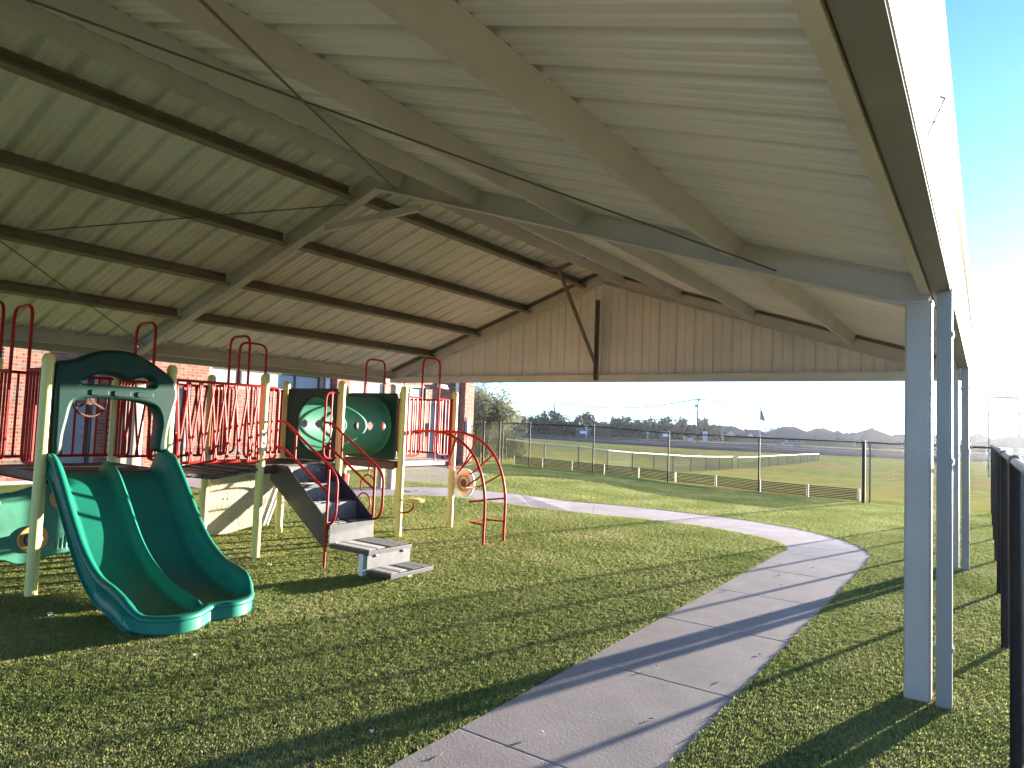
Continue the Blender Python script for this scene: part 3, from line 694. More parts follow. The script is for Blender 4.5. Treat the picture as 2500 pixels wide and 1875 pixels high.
guard((BX-.0,YA-1.13),(BX-.0,YA), arch=(.1,.96)) if False else None
# far left high loop running out of view
MB().tube(fillet([(BX,YA+.02,1.1),(BX,YA+.02,2.66),(BX-1.3,YA+.02,2.66),(BX-1.3,YA+.02,0)], .14), R_T*1.05, 8).build('overhead_loop', M['red'], play, sm=True)
# rail pieces flanking the stairs
MB().tube(fillet([(FX,YD+.05,1.95),(FX,4.93,1.95),(FX,4.93,1.14),(FX,YD+.05,1.12)], .09), R_T, 8).tube([(FX,4.85,1.93),(FX,4.85,1.14)], .0095, 6).build('stair_guard', M['red'], play, sm=True)
MB().tube(fillet([(FX,YF-.04,1.95),(FX,5.62,1.95),(FX,5.62,1.12),(FX,YF-.04,1.12)], .09), R_T, 8).tube([(FX,5.72,1.94),(FX,5.72,1.13)], .0095, 6).build('stair_guard', M['red'], play, sm=True)

# double slide
def slide():
    bed = [(-6.84,1.045),(-6.74,1.035),(-6.6,.97),(-6.45,.82),(-6.28,.62),(-6.1,.43),(-5.9,.28),(-5.65,.165),(-5.4,.10),(-5.15,.07),(-4.8,.07)]
    rim = [(-6.86,1.24),(-6.75,1.245),(-6.6,1.195),(-6.45,1.06),(-6.28,.87),(-6.1,.67),(-5.9,.485),(-5.65,.345),(-5.4,.29),(-5.22,.235),(-5.08,.165),(-4.8,.14)]
    front = [(-.001,-5.20),(.04,-5.04),(.10,-4.93),(.2,-4.86),(.32,-4.865),(.42,-4.93),(.5,-4.985),(.58,-4.975),(.68,-4.935),(.8,-4.97),(.9,-5.07),(.96,-5.18),(1.001,-5.32)]
    def ip(tab, x):
        for (a, b), (c, d) in zip(tab, tab[1:]):
            if x <= c: return b+(d-b)*max(0, (x-a))/(c-a)
        return tab[-1][1]
    def sp(tab):
        q = cat_rom([(a, b, 0) for a, b in tab], 6, False); return [(p.x, p.y) for p in q]
    bed, rim, front = sp(bed), sp(rim), sp(front)
    NU, NV = 72, 56; Y0, Y1 = 2.575, 3.605
    mb = MB(); idx = {}
    for i in range(NU+1):
        u = i/NU; u = 1-(1-u)**1.25
        for j in range(NV+1):
            v = j/NV; X = -6.86+(ip(front, v)+6.86)*u
            zb, zr_ = ip(bed, X), ip(rim, X); h = zr_-zb
            e = min(v, 1-v)
            pr = max(0, 1-e/.105); pr = pr**.5 if pr > .25 else pr*2*(pr/.25)**.5
            pr = 0 if e > .105 else (1-smooth(e/.105)**1.3)
            m_ = abs(v-.5); mh = min(h*.85, .10+.02*smooth((X+5.2)/.3))
            pm = math.exp(-(m_/.038)**2)
            lip = smooth((u-.90)/.085)*.075
            z = zb+h*pr+(mh*(1-.55*smooth((u-.86)/.14)))*pm*(1-.0*pr)
            z = max(z, zb+lip) if pr < .9 else z
            z += .012*math.cos(2*PI*(v*2-.5))*0
            idx[i, j] = len(mb.v); mb.v.append((X, Y0+(Y1-Y0)*v, z))
    mb.f = [(idx[i,j], idx[i+1,j], idx[i+1,j+1], idx[i,j+1]) for i in range(NU) for j in range(NV)]
    bd = [idx[i,0] for i in range(NU+1)]+[idx[NU,j] for j in range(1, NV+1)]+[idx[i,NV] for i in range(NU-1, -1, -1)]
    B = [Vector(mb.v[k]) for k in bd]; n = len(B); prev = bd
    offs = [(.014,.004),(.030,-.006),(.040,-.028),(.038,-.055),(.022,-.062),(.024,-.12),(.026,-.185),(.046,-.192),(.046,-.205),(.0,-.21)]
    nor = []
    for k in range(n):
        d = B[min(k+2, n-1)]-B[max(k-2, 0)]; d.z = 0; d = d.normalized() if d.length > 1e-6 else Vector((1,0,0)); nor.append(Vector((d.y, -d.x, 0)))
    for it in range(4): nor = [nor[0]]+[(nor[k-1]+nor[k]*2+nor[k+1]).normalized() for k in range(1, n-1)]+[nor[-1]]
    for r_, dz in offs:
        cur = []
        for k in range(n):
            p = B[k]; zz = max(.02+.004*(r_ > .03), p.z+dz*min(1, (p.z-.0)/.26+.12)); cur.append(len(mb.v)); mb.v.append((p.x+nor[k].x*r_, p.y+nor[k].y*r_, zz))
        mb.f += [(prev[k], prev[k+1], cur[k+1], cur[k]) for k in range(n-1)]; prev = cur
    s = mb.build('slide', M['green'], play, sm=True, ang=70); return s
sl = slide()
# hood over the slide
hl = [(2.575,2.02),(2.62,2.05),(2.73,2.08),(2.87,2.15),(3.03,2.19),(3.20,2.18),(3.36,2.12),(3.48,2.05),(3.58,1.98),(3.645,1.88),(3.66,1.78),(3.635,1.66),(3.60,1.50),(3.585,1.36),(3.58,1.25),(3.49,1.25),(3.495,1.41),(3.505,1.50),(3.48,1.61),(3.42,1.68),(3.27,1.72),(3.08,1.735),(2.87,1.735),(2.745,1.71),(2.70,1.66),(2.675,1.52),(2.655,1.40),(2.64,1.25),(2.575,1.25),(2.565,1.60),(2.56,1.85)]
def sm2(L, n=5): return [(p.x, p.y) for p in cat_rom([(a, b, 0) for a, b in L], n, True)]
lens = [(2.77,1.862),(2.85,1.925),(2.93,1.962),(3.03,1.962),(3.13,1.932),(3.20,1.925),(3.29,1.95),(3.37,1.958),(3.425,1.91),(3.39,1.862),(3.2,1.850),(2.95,1.855)]
hood = plate('slide_hood', [sm2(hl), sm2(lens)], (-6.76,0,0), (0,1,0), (0,0,1), .16, .035, M['green_dark'], play)
MB().box(-6.80,-6.72,2.80,3.40,1.835,1.862).build('hood_slot', M['frame'], hood, bevel=.008)
for c_ in (2.92, 3.12, 3.33):
    plate('hood_emboss', [sm2([(c_-.075,1.785),(c_-.06,1.81),(c_+.06,1.81),(c_+.075,1.785),(c_+.06,1.76),(c_-.06,1.76)],4)], (-6.677,0,0), (0,1,0), (0,0,1), .014, .004, M['green_dark'], hood)
# steering wheel on the back rail
mb = MB(); cw = Vector((-7.88+.5, 3.12, 1.70)); cw = Vector((-7.45, 3.17, 1.71)); R0 = .155
mb.tube([cw+Vector((0, R0*math.cos(a), R0*math.sin(a))) for a in [2*PI*k/28 for k in range(28)]], .013, 8, True)
for k in range(3):
    a = 2*PI*k/3+PI/2; mb.bar(cw, cw+Vector((0, R0*math.cos(a), R0*math.sin(a))), .02, .045, up=(1,0,0))
mb.lathe([(.0,-.02),(.04,-.02),(.04,.02),(.0,.02)], cw, 12, 'X').tube([cw, cw+Vector((-.47,0,-.02))], .012, 6)
mb.build('steering_wheel', M['brown'], play, sm=True)
# crawl tunnel
TC = Vector((-7.34, 0, 1.535)); TR = .43
def sq(x0, x1, z0, z1, r=.03):
    return [(p.x, p.y) for p in fillet([((x0+x1)/2,z0,0),(x1,z0,0),(x1,z1,0),(x0,z1,0),(x0,z0,0),((x0+x1)/2,z0,0)], r, 4)][:-1]
tl = plate('tunnel_panel', [sq(BX+.06,FX-.05,1.07,2.01), circ((TC.x+.06,TC.z),.365,40)], (0,YF+.01,0), (1,0,0), (0,0,1), .05, .012, M['green_dark'], play)
tr_ = plate('tunnel_panel', [sq(BX+.06,FX-.05,1.07,2.01), circ((TC.x,TC.z),.33,40)], (0,YG-.02,0), (1,0,0), (0,0,1), .05, .012, M['green_dark'], play)
def tube_with_holes():
    mb = MB(); ny, na = 84, 132; y0, y1 = YF+.03, YG-.04; th = .012; L_ = y1-y0
    holes = [(y0+L_*t, a) for t in (.14,.38,.62,.86) for a in (0., PI)]
    for lay, R_ in enumerate((TR-.03, TR-.03-th)):
        for i in range(ny+1):
            y = y0+L_*i/ny; fl = R_+.02*math.exp(-((i if i < ny/2 else ny-i)/2.5)**2)
            for k in range(na): a = 2*PI*k/na; mb.v.append((TC.x+fl*math.cos(a), y, TC.z+fl*math.sin(a)))
    def hole(i, k):
        y = y0+L_*(i+.5)/ny; a = 2*PI*(k+.5)/na
        for hy, ha in holes:
            da = (a-ha+PI) % (2*PI)-PI
            if (y-hy)**2+(da*TR)**2 < .058**2: return True
        return False
    N0 = (ny+1)*na
    for i in range(ny):
        for k in range(na):
            q = (i*na+k, i*na+(k+1) % na, (i+1)*na+(k+1) % na, (i+1)*na+k)
            if hole(i, k): continue
            mb.f.append(q); mb.f.append(tuple(N0+j for j in q[::-1]))
            for (di, dk, e0, e1) in ((-1,0,q[0],q[1]),(1,0,q[3],q[2]),(0,-1,q[0],q[3]),(0,1,q[1],q[2])):
                ii, kk = i+di, (k+dk) % na
                if 0 <= ii < ny and hole(ii, kk): mb.f.append((e0, e1, N0+e1, N0+e0))
    return mb.build('crawl_tube', M['green_light'], play, sm=True)
tube_with_holes()
mb = MB()
mb.tube([(TC.x+.345*math.cos(a), YG-.055, TC.z+.345*math.sin(a)) for a in [2*PI*k/36 for k in range(36)]], .02, 8, True)
mb.build('tube_ring', M['green_dark'], tr_, sm=True)
# stairs
S0, S1 = 4.96, 5.60
TRD = [(-5.22,-4.87,.09),(-5.80,-5.20,.28),(-6.12,-5.82,.475),(-6.42,-6.12,.67),(-6.70,-6.40,.86)]
sp_ = [(-6.86,1.06),(-6.60,1.06),(-5.84,.50),(-5.84,.235),(-5.92,.235),(-6.90,.88)]
mb = MB()
for yy in (S0-.012, S1): mb.prism([(x, yy, z) for x, z in sp_], (0,yy,0), (0,yy+.012,0))
stairs = mb.build('staircase', M['dgrey'], play)
for k, (xa, xb, z) in enumerate(TRD):
    mb = MB().box(xa, xb, S0, S1, z-.05, z-.006)
    t = mb.build('stair_tread', M['dgrey'], stairs, bevel=.003)
    mb = MB(); nch = 12 if k != 1 else 20                   # raised chevron grip bars
    for q in range(nch):
        x0 = xa+.02+(xb-xa-.05)*q/nch
        for sgn in (1, -1):
            for (ya, yb) in ((.04,.16),(.18,.29)):
                a = Vector((x0+(.028*(ya/.3)), (S0+S1)/2+sgn*ya, z-.001)); b = Vector((x0+(.028*(yb/.3)), (S0+S1)/2+sgn*yb, z-.001)); mb.bar(a, b, .0055, .009)
    tag(mb.build('tread_grip', M['grip'], t), kind='stuff')
ris = [(-5.22,.09,.28),(-5.82,.28,.475),(-6.12,.475,.67),(-6.42,.67,.86),(-6.70,.86,1.045)]
for x, za, zb in ris:
    r_ = MB().box(x-.004, x+.004, S0+.002, S1-.002, za-.004, zb-.008).build('riser', M['lgrey'], stairs)
    if x > -5.3 or x < -6.6:
        for yy in (S0+.12, S1-.12): MB().lathe([(0,0),(.02,0),(.018,.012),(.0,.016)], (x+.004, yy, zb-.06), 10, 'X').build('bolt', M['rim'], r_, sm=True)
MB().box(-5.34,-5.28,S0+.0,S0+.06,-.05,.235).build('step_leg', M['white'], stairs); MB().box(-4.95,-4.92,S0+.3,S0+.36,-.05,.045).build('step_leg', M['yellow'], stairs)
MB().box(-6.88,-6.70,S0,S1,1.035,1.045).build('stair_tread', M['dgrey'], stairs)
for yy, nm in ((S0-.02,0), (S1+.02,1)):
    mb = MB().tube(fillet([(-6.79,yy,1.57),(-6.66,yy,1.565),(-5.82,yy,1.085),(-5.71,yy,.98),(-5.71,yy,.60),(-5.76,yy,.50),(-5.85,yy,.47)], .09), R_T, 8)
    mb.tube(fillet([(-6.79,yy,1.27),(-6.67,yy,1.262),(-5.86,yy,.82)], .06), R_T, 8)
    mb.tube([(-5.855,yy,1.09),(-5.855,yy,-.05 if nm == 0 else .2)], R_T, 8).tube([(-6.45,yy,1.43),(-6.45,yy,1.14)], R_T*.9, 8)
    mb.build('handrail', M['red'], stairs, sm=True)
# looped climber behind the stairs
mb = MB()
def arc(cx, cz, r, a0, a1, n=16): return [(cx+r*math.cos(math.radians(a0+(a1-a0)*k/n)), 7.0, cz+r*math.sin(math.radians(a0+(a1-a0)*k/n))) for k in range(n+1)]
for cx, cz, r in ((-7.43,.66,.15),(-7.50,.40,.14),(-7.42,.15,.13)): mb.tube(arc(cx, cz, r, -40, 215), .012, 7)
mb.tube([(-7.43,7.0,.81),(-7.42,7.0,1.0)], .012, 7).tube([(-7.45,7,-.05),(-7.45,7,.04)], .012, 6)
mb.build('loop_climber', M['red'], play, sm=True)
MB().box(-7.90,-7.84,6.90,7.01,.45,.80).build('red_side_panel', M['red'], play, bevel=.02)
MB().tube([(-7.93,6.96,.72),(-7.88,6.96,.72)], .02, 8).build('panel_clamp', M['red'], play)
# bridge arch climber (red)
AR = [(-6.79,1.47),(-6.55,1.49),(-6.29,1.48),(-6.05,1.42),(-5.86,1.32),(-5.70,1.18),(-5.60,1.02),(-5.53,.84),(-5.49,.62),(-5.485,.40),(-5.49,.2),(-5.49,-.05)]
mb = MB()
for yy in (7.29, 7.76): mb.tube([(p.x, yy, p.y) for p in cat_rom([(a, b, 0) for a, b in AR], 4, False)], .019, 10)
arcc = mb.build('arch_climber', M['red'], play, sm=True)
for (x, z, dx, dz) in ((-6.42,1.485,-.05,-.42),(-6.02,1.41,-.20,-.42),(-5.72,1.20,-.33,-.30),(-5.56,.93,-.34,-.20),(-5.49,.60,-.33,-.05),(-5.49,.28,-.30,0.0)):
    MB().tube(fillet([(x,7.29,z),(x+dx,7.35,z+dz),(x+dx,7.70,z+dz),(x,7.76,z)], .06), .012, 8).build('rung', M['red'], arcc, sm=True)
for yy in (7.29, 7.76): MB().lathe([(0,-.025),(.03,-.025),(.03,.025),(0,.025)], (-6.78,yy,1.47), 12, 'Y').build('clamp', M['red'], arcc, sm=True)
# yellow pod seat on post
s_ = MB().lathe([(.0,.0),(.12,.0),(.15,.012),(.155,.03),(.13,.045),(0,.045)], (-6.53,7.02,.50), 24).build('pod_seat', M['yellow'], play, sm=True)
MB().tube(fillet([(-6.70,6.98,.34),(-6.60,7.0,.35),(-6.52,7.02,.42),(-6.52,7.02,.50)], .06), .014, 8).build('seat_bracket', M['red'], s_, sm=True)
# round target disc behind the arch
tgt = MB().lathe([(0,-.02),(.17,-.02),(.19,0),(.17,.02),(0,.02)], (-6.62,8.22,.70), 28, 'Y')
tgt = plate('target_disc', [circ((0,0),.19,32,.22)], (-6.62,8.26,.70), (1,0,0), (0,0,1), .05, .015, M['white'], play)
plate('target_ring', [circ((0,0),.12,28,.14), circ((0,0),.085,28,.10)], (-6.62,8.228,.70), (1,0,0), (0,0,1), .02, .005, M['tan'], tgt)
plate('target_centre', [circ((0,0),.05,20,.06)], (-6.62,8.225,.70), (1,0,0), (0,0,1), .03, .008, M['brown'], tgt)
# beige climbing panel leaning under the second deck
def rock():
    ua = Vector((.0,1,0)); top = Vector((BX+.02, 0, 1.0)); bot = Vector((BX-.29, 0, .06)); va = (top-bot).normalized()
    L_ = (top-bot).length
    out = fillet([(5.3,0,0),(5.74,.09,0),(5.78,L_*.5,0),(5.86,L_,0),(4.86,L_,0),(4.86,L_*.5,0),(4.83,.0,0),(5.3,0,0)], .06, 4)
    hs = [circ(c, .012, 10) for c in ((5.0,.82),(5.06,.82),(5.36,.80),(5.42,.79),(5.08,.50),(5.14,.50),(5.5,.52),(5.2,.22),(5.27,.22),(4.9,.12))]
    w = plate('climbing_panel', [[(p.x, p.y) for p in out[:-1]]]+hs, bot, ua, va, .05, .008, M['rock'], play)
    MB().bar(Vector((BX+.02,5.90,1.0)), Vector((BX-.26,5.80,.12)), .03, .05).bar(Vector((BX+.02,5.96,1.0)), Vector((BX-.26,5.86,.12)), .015, .05).build('panel_edge', M['white'], w)
rock()
# activity panel under the first deck
slots = []
for k in range(8):
    yb = 3.12+k*.042; z0, z1 = .17, .24+k*.03; slots.append([(yb,z0),(yb+.018,z0),(yb+.018+.004,z1),(yb+.004,z1)])
AP = [(2.58,.74),(2.75,.78),(3.0,.86),(3.25,.93),(3.5,.96),(3.56,.9),(3.56,.2),(3.5,.13),(3.2,.12),(2.95,.07),(2.8,.06),(2.66,.12),(2.56,.10),(2.55,.5)]
ap = plate('activity_panel', [sm2(AP, 4)]+slots, (BX,0,0), (0,1,0), (0,0,1), .06, .012, M['green_light'], play)
for (cy_, cz_, r_, inner) in ((2.92,.30,.135,'brown'),(3.17,.70,.125,'brown')):
    rg = plate('porthole_ring', [circ((cy_,cz_),r_,32), circ((cy_,cz_),r_*.62,28)], (BX+.04,0,0), (0,1,0), (0,0,1), .03, .008, M['tan'], ap)
    if cz_ < .5: MB().lathe([(.0,0),(.06,0),(.07,.05),(.055,.13),(.0,.15)], (BX+.01,cy_,cz_), 20, 'X').build('drum', M['lgrey'], rg, sm=True)
    else:
        MB().lathe([(.0,0),(r_*.6,0),(r_*.6,.02),(0,.03)], (BX+.01,cy_,cz_), 24, 'X').build('gear_disc', M['brown'], rg, sm=True)
        mb = MB()
        for k in range(5): a = 2*PI*k/5; mb.bar((BX+.05,cy_,cz_), (BX+.05,cy_+.05*math.cos(a),cz_+.05*math.sin(a)), .02, .02)
        mb.build('spinner', M['red'], rg)
for z_ in (.22,.68): MB().tube([(BX+.02,2.56,z_),(BX+.02,2.62,z_)], .022, 8).build('clamp', M['yellow'], ap)

# ------------------------------------------------------------------ chain link fences
def mesh_panel(mb, a, b, za0, za1, zb0, zb1, s=.058, r=.0014):
    """diamond wires between two posts a,b (xy) ; z ranges at both ends"""
    a, b = Vector(a), Vector(b); L_ = (b-a).length; d = (b-a)/L_; nrm = Vector((-d.y, d.x))
    H_ = za1-za0
    def P(t, h, o): p = a+d*t+nrm*o; k = t/L_; z0 = za0+(zb0-za0)*k; z1 = za1+(zb1-za1)*k; return Vector((p.x, p.y, z0+(z1-z0)*h/H_))
    def wire(p, q, o):
        A, B_ = P(*p, o), P(*q, o); dd = (B_-A).normalized(); x = dd.cross(Vector((nrm.x, nrm.y, 0))).normalized()*r; y = Vector((nrm.x, nrm.y, 0))*r
        mb.add([A+x, A-x*.5+y, A-x*.5-y, B_+x, B_-x*.5+y, B_-x*.5-y], [(0,1,4,3),(1,2,5,4),(2,0,3,5)])
    t = -H_
    while t < L_:
        t0, h0 = (t, 0.) if t >= 0 else (0., -t); t1, h1 = (t+H_, H_) if t+H_ <= L_ else (L_, L_-t)
        if t1-t0 > .02: wire((t0, h0), (t1, h1), r); wire((t0, H_-h0), (t1, H_-h1), -r)
        t += s*1.414
fence = thing('black_chain_link_fence', (-8, 20, 0), 'black chain link fence with top rail along the far edge of the turf', 'fence')
FP = [hit(px, py) for px, py in ((2108,1227),(1852,1198),(1630,1176),(1446.6,1155),(1291,1138.7),(1225,1131))]
FH = 1.5
tops = [Vector((p.x, p.y, p.z+FH)) for p in FP]
wm = MB()
for i, p in enumerate(FP):
    r_ = .024 if i else .04
    q = MB().tube([(p.x,p.y,p.z-.1),(p.x,p.y,p.z+FH+.02)], r_, 10).build('fence_post', M['black'], fence, sm=True)
    MB().lathe([(r_+.006,-.02),(r_+.006,.0),(r_*.6,.03),(.001,.035)], (p.x,p.y,p.z+FH+.03), 10).build('cap', M['galv'], q, sm=True)
    if i: MB().tube([tops[i-1], tops[i]], .017, 8).build('top_rail', M['black'], fence, sm=True)
    if i: a, b = FP[i-1], FP[i]; mesh_panel(wm, (a.x,a.y), (b.x,b.y), a.z+.02, a.z+FH, b.z+.02, b.z+FH)
P0 = FP[0]; PW = Vector((.12, 19.0, T(.12,19)))
MB().tube([tops[0], PW+Vector((0,0,FH))], .017, 8).build('top_rail', M['black'], fence, sm=True)
mesh_panel(wm, (P0.x,P0.y), (PW.x,PW.y), P0.z+.02, P0.z+FH, PW.z+.02, PW.z+FH)
MB().tube([(P0.x+.14,P0.y-.02,P0.z-.05),(P0.x+.14,P0.y-.02,P0.z+FH)], .02, 8).build('fence_post', M['galv'], fence, sm=True)
tag(wm.build('chain_mesh', M['wire'], fence), kind='stuff')
# gate at the building corner
gate = thing('chain_link_gate', (-13.5, 20, .1), 'black framed chain link gate between the brick corner and the far fence', 'gate')
gp = [hit(px, py) for px, py in ((1170,1131),(1178,1131.5),(1217,1130.5),(1152,1131))]
for p, r_ in ((gp[0],.02),(gp[1],.035),(gp[2],.03)): MB().tube([(p.x,p.y,p.z-.05),(p.x,p.y,p.z+FH+.06)], r_, 8).build('gate_post', M['black'], gate, sm=True)
wm = MB()
a, b = gp[1], gp[2]
mb = MB()
for z in (.08, FH): mb.tube([(a.x,a.y,a.z+z),(b.x,b.y,b.z+z)], .018, 8)
mb.build('gate_frame', M['black'], gate, sm=True); mesh_panel(wm, (a.x,a.y), (b.x,b.y), a.z+.08, a.z+FH, b.z+.08, b.z+FH)
a = gp[3]; mb = MB().tube([(a.x,a.y,a.z+FH+.02),(gp[1].x,gp[1].y,gp[1].z+FH+.02)], .018, 8); mb.build('top_rail', M['galv'], gate, sm=True)
mesh_panel(wm, (a.x,a.y), (gp[1].x,gp[1].y), a.z+.04, a.z+FH, gp[1].z+.04, gp[1].z+FH)
tag(wm.build('chain_mesh', M['wire'], gate), kind='stuff')
# side fence running back beside the pavilion
sf = thing('side_chain_link_fence', (.13, 8, 0), 'black chain link fence running close along the right side of the pavilion', 'fence')
wm = MB(); FXS = .125; ys = [-2.9, -.5, 1.9, 4.36, 6.8, 9.2, 11.6, 14.1, 16.5, 19.0]
for i, y in enumerate(ys):
    q = MB().tube([(FXS,y,-.1),(FXS,y,1.55)], .027, 12).build('fence_post', M['black'], sf, sm=True)
    MB().lathe([(.031,0),(.031,.02),(.018,.04),(.001,.045)], (FXS,y,1.54), 10).build('cap', M['galv'], q, sm=True)
    if i:
        MB().tube([(FXS,ys[i-1],1.55),(FXS,y,1.55)], .02, 8).build('top_rail', M['galv'], sf, sm=True)
        mesh_panel(wm, (FXS+.03,ys[i-1]), (FXS+.03,y), .02, 1.53, .02, 1.53, s=.05, r=.0018)
tag(wm.build('chain_mesh', M['wire'], sf), kind='stuff')

# low slatted panels standing just outside the far fence
sp = [(1254.6,1132.7,1112.9),(1323.8,1140.6,1120.3),(1395.6,1148.2,1127.3),(1473.8,1157.7,1133.8),(1558.4,1165.8,1142.8),(1648.5,1177.2,1150),(1747.6,1186.2,1159),(1854.8,1199.7,1171),(1972,1212,1182),(2097.5,1222.8,1194.3)]
SPP = [hit(x, b) for x, b, t in sp]
for i in range(9):
    a, b = SPP[i], SPP[i+1]; d = (b-a).normalized()
    t = thing('slatted_panel', (a+b)/2, ['low black slatted panel at the gate end, leftmost of the row outside the fence','low black slatted panel, second from the gate end of the row','low black slatted panel, third from the gate end of the row','low black slatted panel, fourth from the gate end of the row','low black slatted panel in the middle of the row outside the fence','low black slatted panel, fourth from the corner post end of the row','low black slatted panel crossed by the tall fence post under the flagpole','low black slatted panel, second from the corner post of the fence','low black slatted panel at the corner post, rightmost of the row'][i], 'slatted panel', 'low slatted panels outside the far fence')
    if i == 0: MB().bar(a+Vector((0,0,-.05)), a+Vector((0,0,.31)), .03, .03).build('stake', M['galv'], t)
    MB().bar(b+Vector((0,0,-.05)), b+Vector((0,0,.315)), .035, .035).build('stake', M['galv'], t)
    for k in range(7):
        z = .03+k*.043; MB().bar(a+d*.03+Vector((0,0,z)), b-d*.03+Vector((0,0,z)), .02, .026).build('slat', M['black'], t)

# ball field fence with pale rail cap
bf = thing('ball_field_fence', (-12, 26, -.3), 'low chain link ball field fence with pale yellow rail cap out on the grass', 'fence')
BH_ = 1.07
runs = [[(1236,1072,30),(1330,1083,30),(1413,1090,30.5),(1485,1099.5,31.5),(1545,1105,33),(1597,1108,35),(1643,1111,38.5),(1686.8,1114,43),(1723.7,1114.8,47),(1757,1115,51),(1788,1115,54.5)],
        [(1802,1117,56),(1852,1115,60),(1878,1113,63),(1900,1112.2,66),(1921,1111,68.5),(1937,1110.4,71),(1955,1109.5,74),(1971,1109,77),(1986,1108.3,80),(1999,1107.8,83)]]
wm = MB()
for ri, rn in enumerate(runs):
    pts = [dep(x, y, D)-Vector((0,0,BH_)) for x, y, D in rn]
    for i, p in enumerate(pts):
        MB().tube([(p.x,p.y,p.z-.35),(p.x,p.y,p.z+BH_)], .03, 8).build('fence_post', M['galv'], bf, sm=True)
        if i:
            q = pts[i-1]; MB().tube([(q.x,q.y,q.z+BH_),(p.x,p.y,p.z+BH_)], .03, 8).build('rail_cap', M['cream_rail'], bf, sm=True)
            mesh_panel(wm, (q.x,q.y), (p.x,p.y), q.z+.03, q.z+BH_, p.z+.03, p.z+BH_, s=.09, r=.003)
tag(wm.build('chain_mesh', M['wire'], bf), kind='stuff')

# ------------------------------------------------------------------ trees
def blob_noise(v, s): 
    return math.sin(v.x*s+1.3)*math.cos(v.y*s*1.1+.7)*math.sin(v.z*s*.9+2.1)
def make_crown(seed, n, leaf, clumps, feather=False):
    """unit crown: leaf faces gathered in clumps spread through the volume (radius 1, height 0..1.2)"""
    rg = random.Random(seed); cl = []
    for _ in range(clumps):
        a = rg.uniform(0, 2*PI); r = rg.random()**.5*.78; h = rg.uniform(.12, 1.0)*(1-.35*r*r)
        cl.append((Vector((r*math.cos(a), r*math.sin(a), h)), rg.uniform(.16, .34)))
    mb = MB()
    for _ in range(n):
        c, q = rg.choice(cl); d = Vector((rg.gauss(0,1), rg.gauss(0,1), rg.gauss(0,.8))).normalized()*(q*rg.random()**.4)
        p = c+d; w = leaf*rg.uniform(.6, 1.5)
        u = Vector((rg.gauss(0,1), rg.gauss(0,1), rg.gauss(0,.6))).normalized(); v = u.orthogonal().normalized()
        if feather: u = (u+Vector((0,0,-.5))).normalized(); mb.add([p, p+u*w*3+v*w*.35, p+u*w*6], [(0,1,2)])
        else: mb.add([p-u*w, p+v*w*.8, p+u*w, p-v*w*.7], [(0,1,2,3)])
    return mb
CR = {}
def tree(px, ptop, wpx, D, label, kind='D', seed=1, group='trees behind the road', base=None, z0=-1.5, n=1500, trunk=.3):
    p = dep(px, ptop, D); H_ = p.z-z0; Rr = wpx/2*D/1650
    key = (kind, seed % 3)
    t = thing('broadleaf_tree' if kind != 'M' else 'mesquite_tree', (p.x, p.y, z0), label, 'tree', group)
    if key not in CR:
        mb = make_crown(seed, n, .055 if kind != 'L' else .045, 46)
        tmp = mb.build('crown', M['leaf'+kind]); CR[key] = tmp.data; bpy.data.objects.remove(tmp)
    o = bpy.data.objects.new('crown', CR[key]); C.objects.link(o); o.parent = t
    o.scale = (Rr*1.3, Rr*1.1, H_*(1-trunk*.15)/1.12); o.location = (0, 0, H_*trunk*.05); o.rotation_euler.z = seed*1.7
    mb = MB(); h = H_*.75
    mb.tube([(0+p.x,p.y,z0-.2),(p.x+.1,p.y,z0+h*.4),(p.x-.1,p.y+.1,z0+h)], [H_*.035, H_*.025, H_*.01], 7)
    for k in range(4):
        a = k*1.6+seed; mb.tube([(p.x,p.y,z0+h*(.3+.1*k)),(p.x+Rr*.5*math.cos(a),p.y+Rr*.5*math.sin(a),z0+h*(.6+.1*k))], [H_*.015, H_*.005], 5)
    mb.build('trunk', M['bark'], t, sm=True); return t
TR_ = [(1262,1003,60,150,'L','pale ragged tree left of the blue car, beside the feathery mesquite'),
 (1290,1008,50,205,'D','dark rounded tree directly behind the blue car'),(1318,1002,52,215,'D','dark tree just left of the tall bare utility pole'),
 (1348,999,56,210,'D','dark tree standing right behind the tall bare utility pole'),(1378,1003,50,215,'L','lighter green tree right of the tall bare utility pole'),
 (1408,1012,40,200,'D','small dark tree above the first brick entrance wall'),(1432,1004,62,225,'D','dark spreading tree with sky gaps in its top'),
 (1468,1026,50,200,'L','low light green tree at the foot of the crossarm pole'),(1505,1014,46,230,'D','dark tree just right of the crossarm pole'),
 (1535,1011,50,235,'D','dark tree midway between crossarm pole and street lamp'),(1562,1018,44,225,'D','dark tree just left of the curved street lamp'),
 (1598,1015,50,235,'D','dark tree just right of the curved street lamp'),(1632,1014,50,235,'D','dark tree above the second brick entrance wall'),
 (1668,1012,48,240,'D','dark tree behind the metal roofed building'),(1722,1016,52,240,'D','dark rounded tree right of the tall transformer pole'),
 (1788,1036,20,330,'L','small faint tree showing over the leftmost house roof'),
 (1822,1040,60,330,'L','pale hazy tree behind the houses left of the flagpole'),(1885,1037,52,330,'L','pale hazy tree behind the houses right of the flagpole'),
 (2040,1044,42,320,'L','pale rounded tree between two hip roofs'),(2105,1046,18,320,'L','tiny pale tree left of the pointed roof peak'),(1965,1048,26,330,'L','small pale tree between the broad hip roof and the next one')]
for i, (x, y, w, D, k, lb) in enumerate(TR_): tree(x, y, w, D, lb, k, i+1)
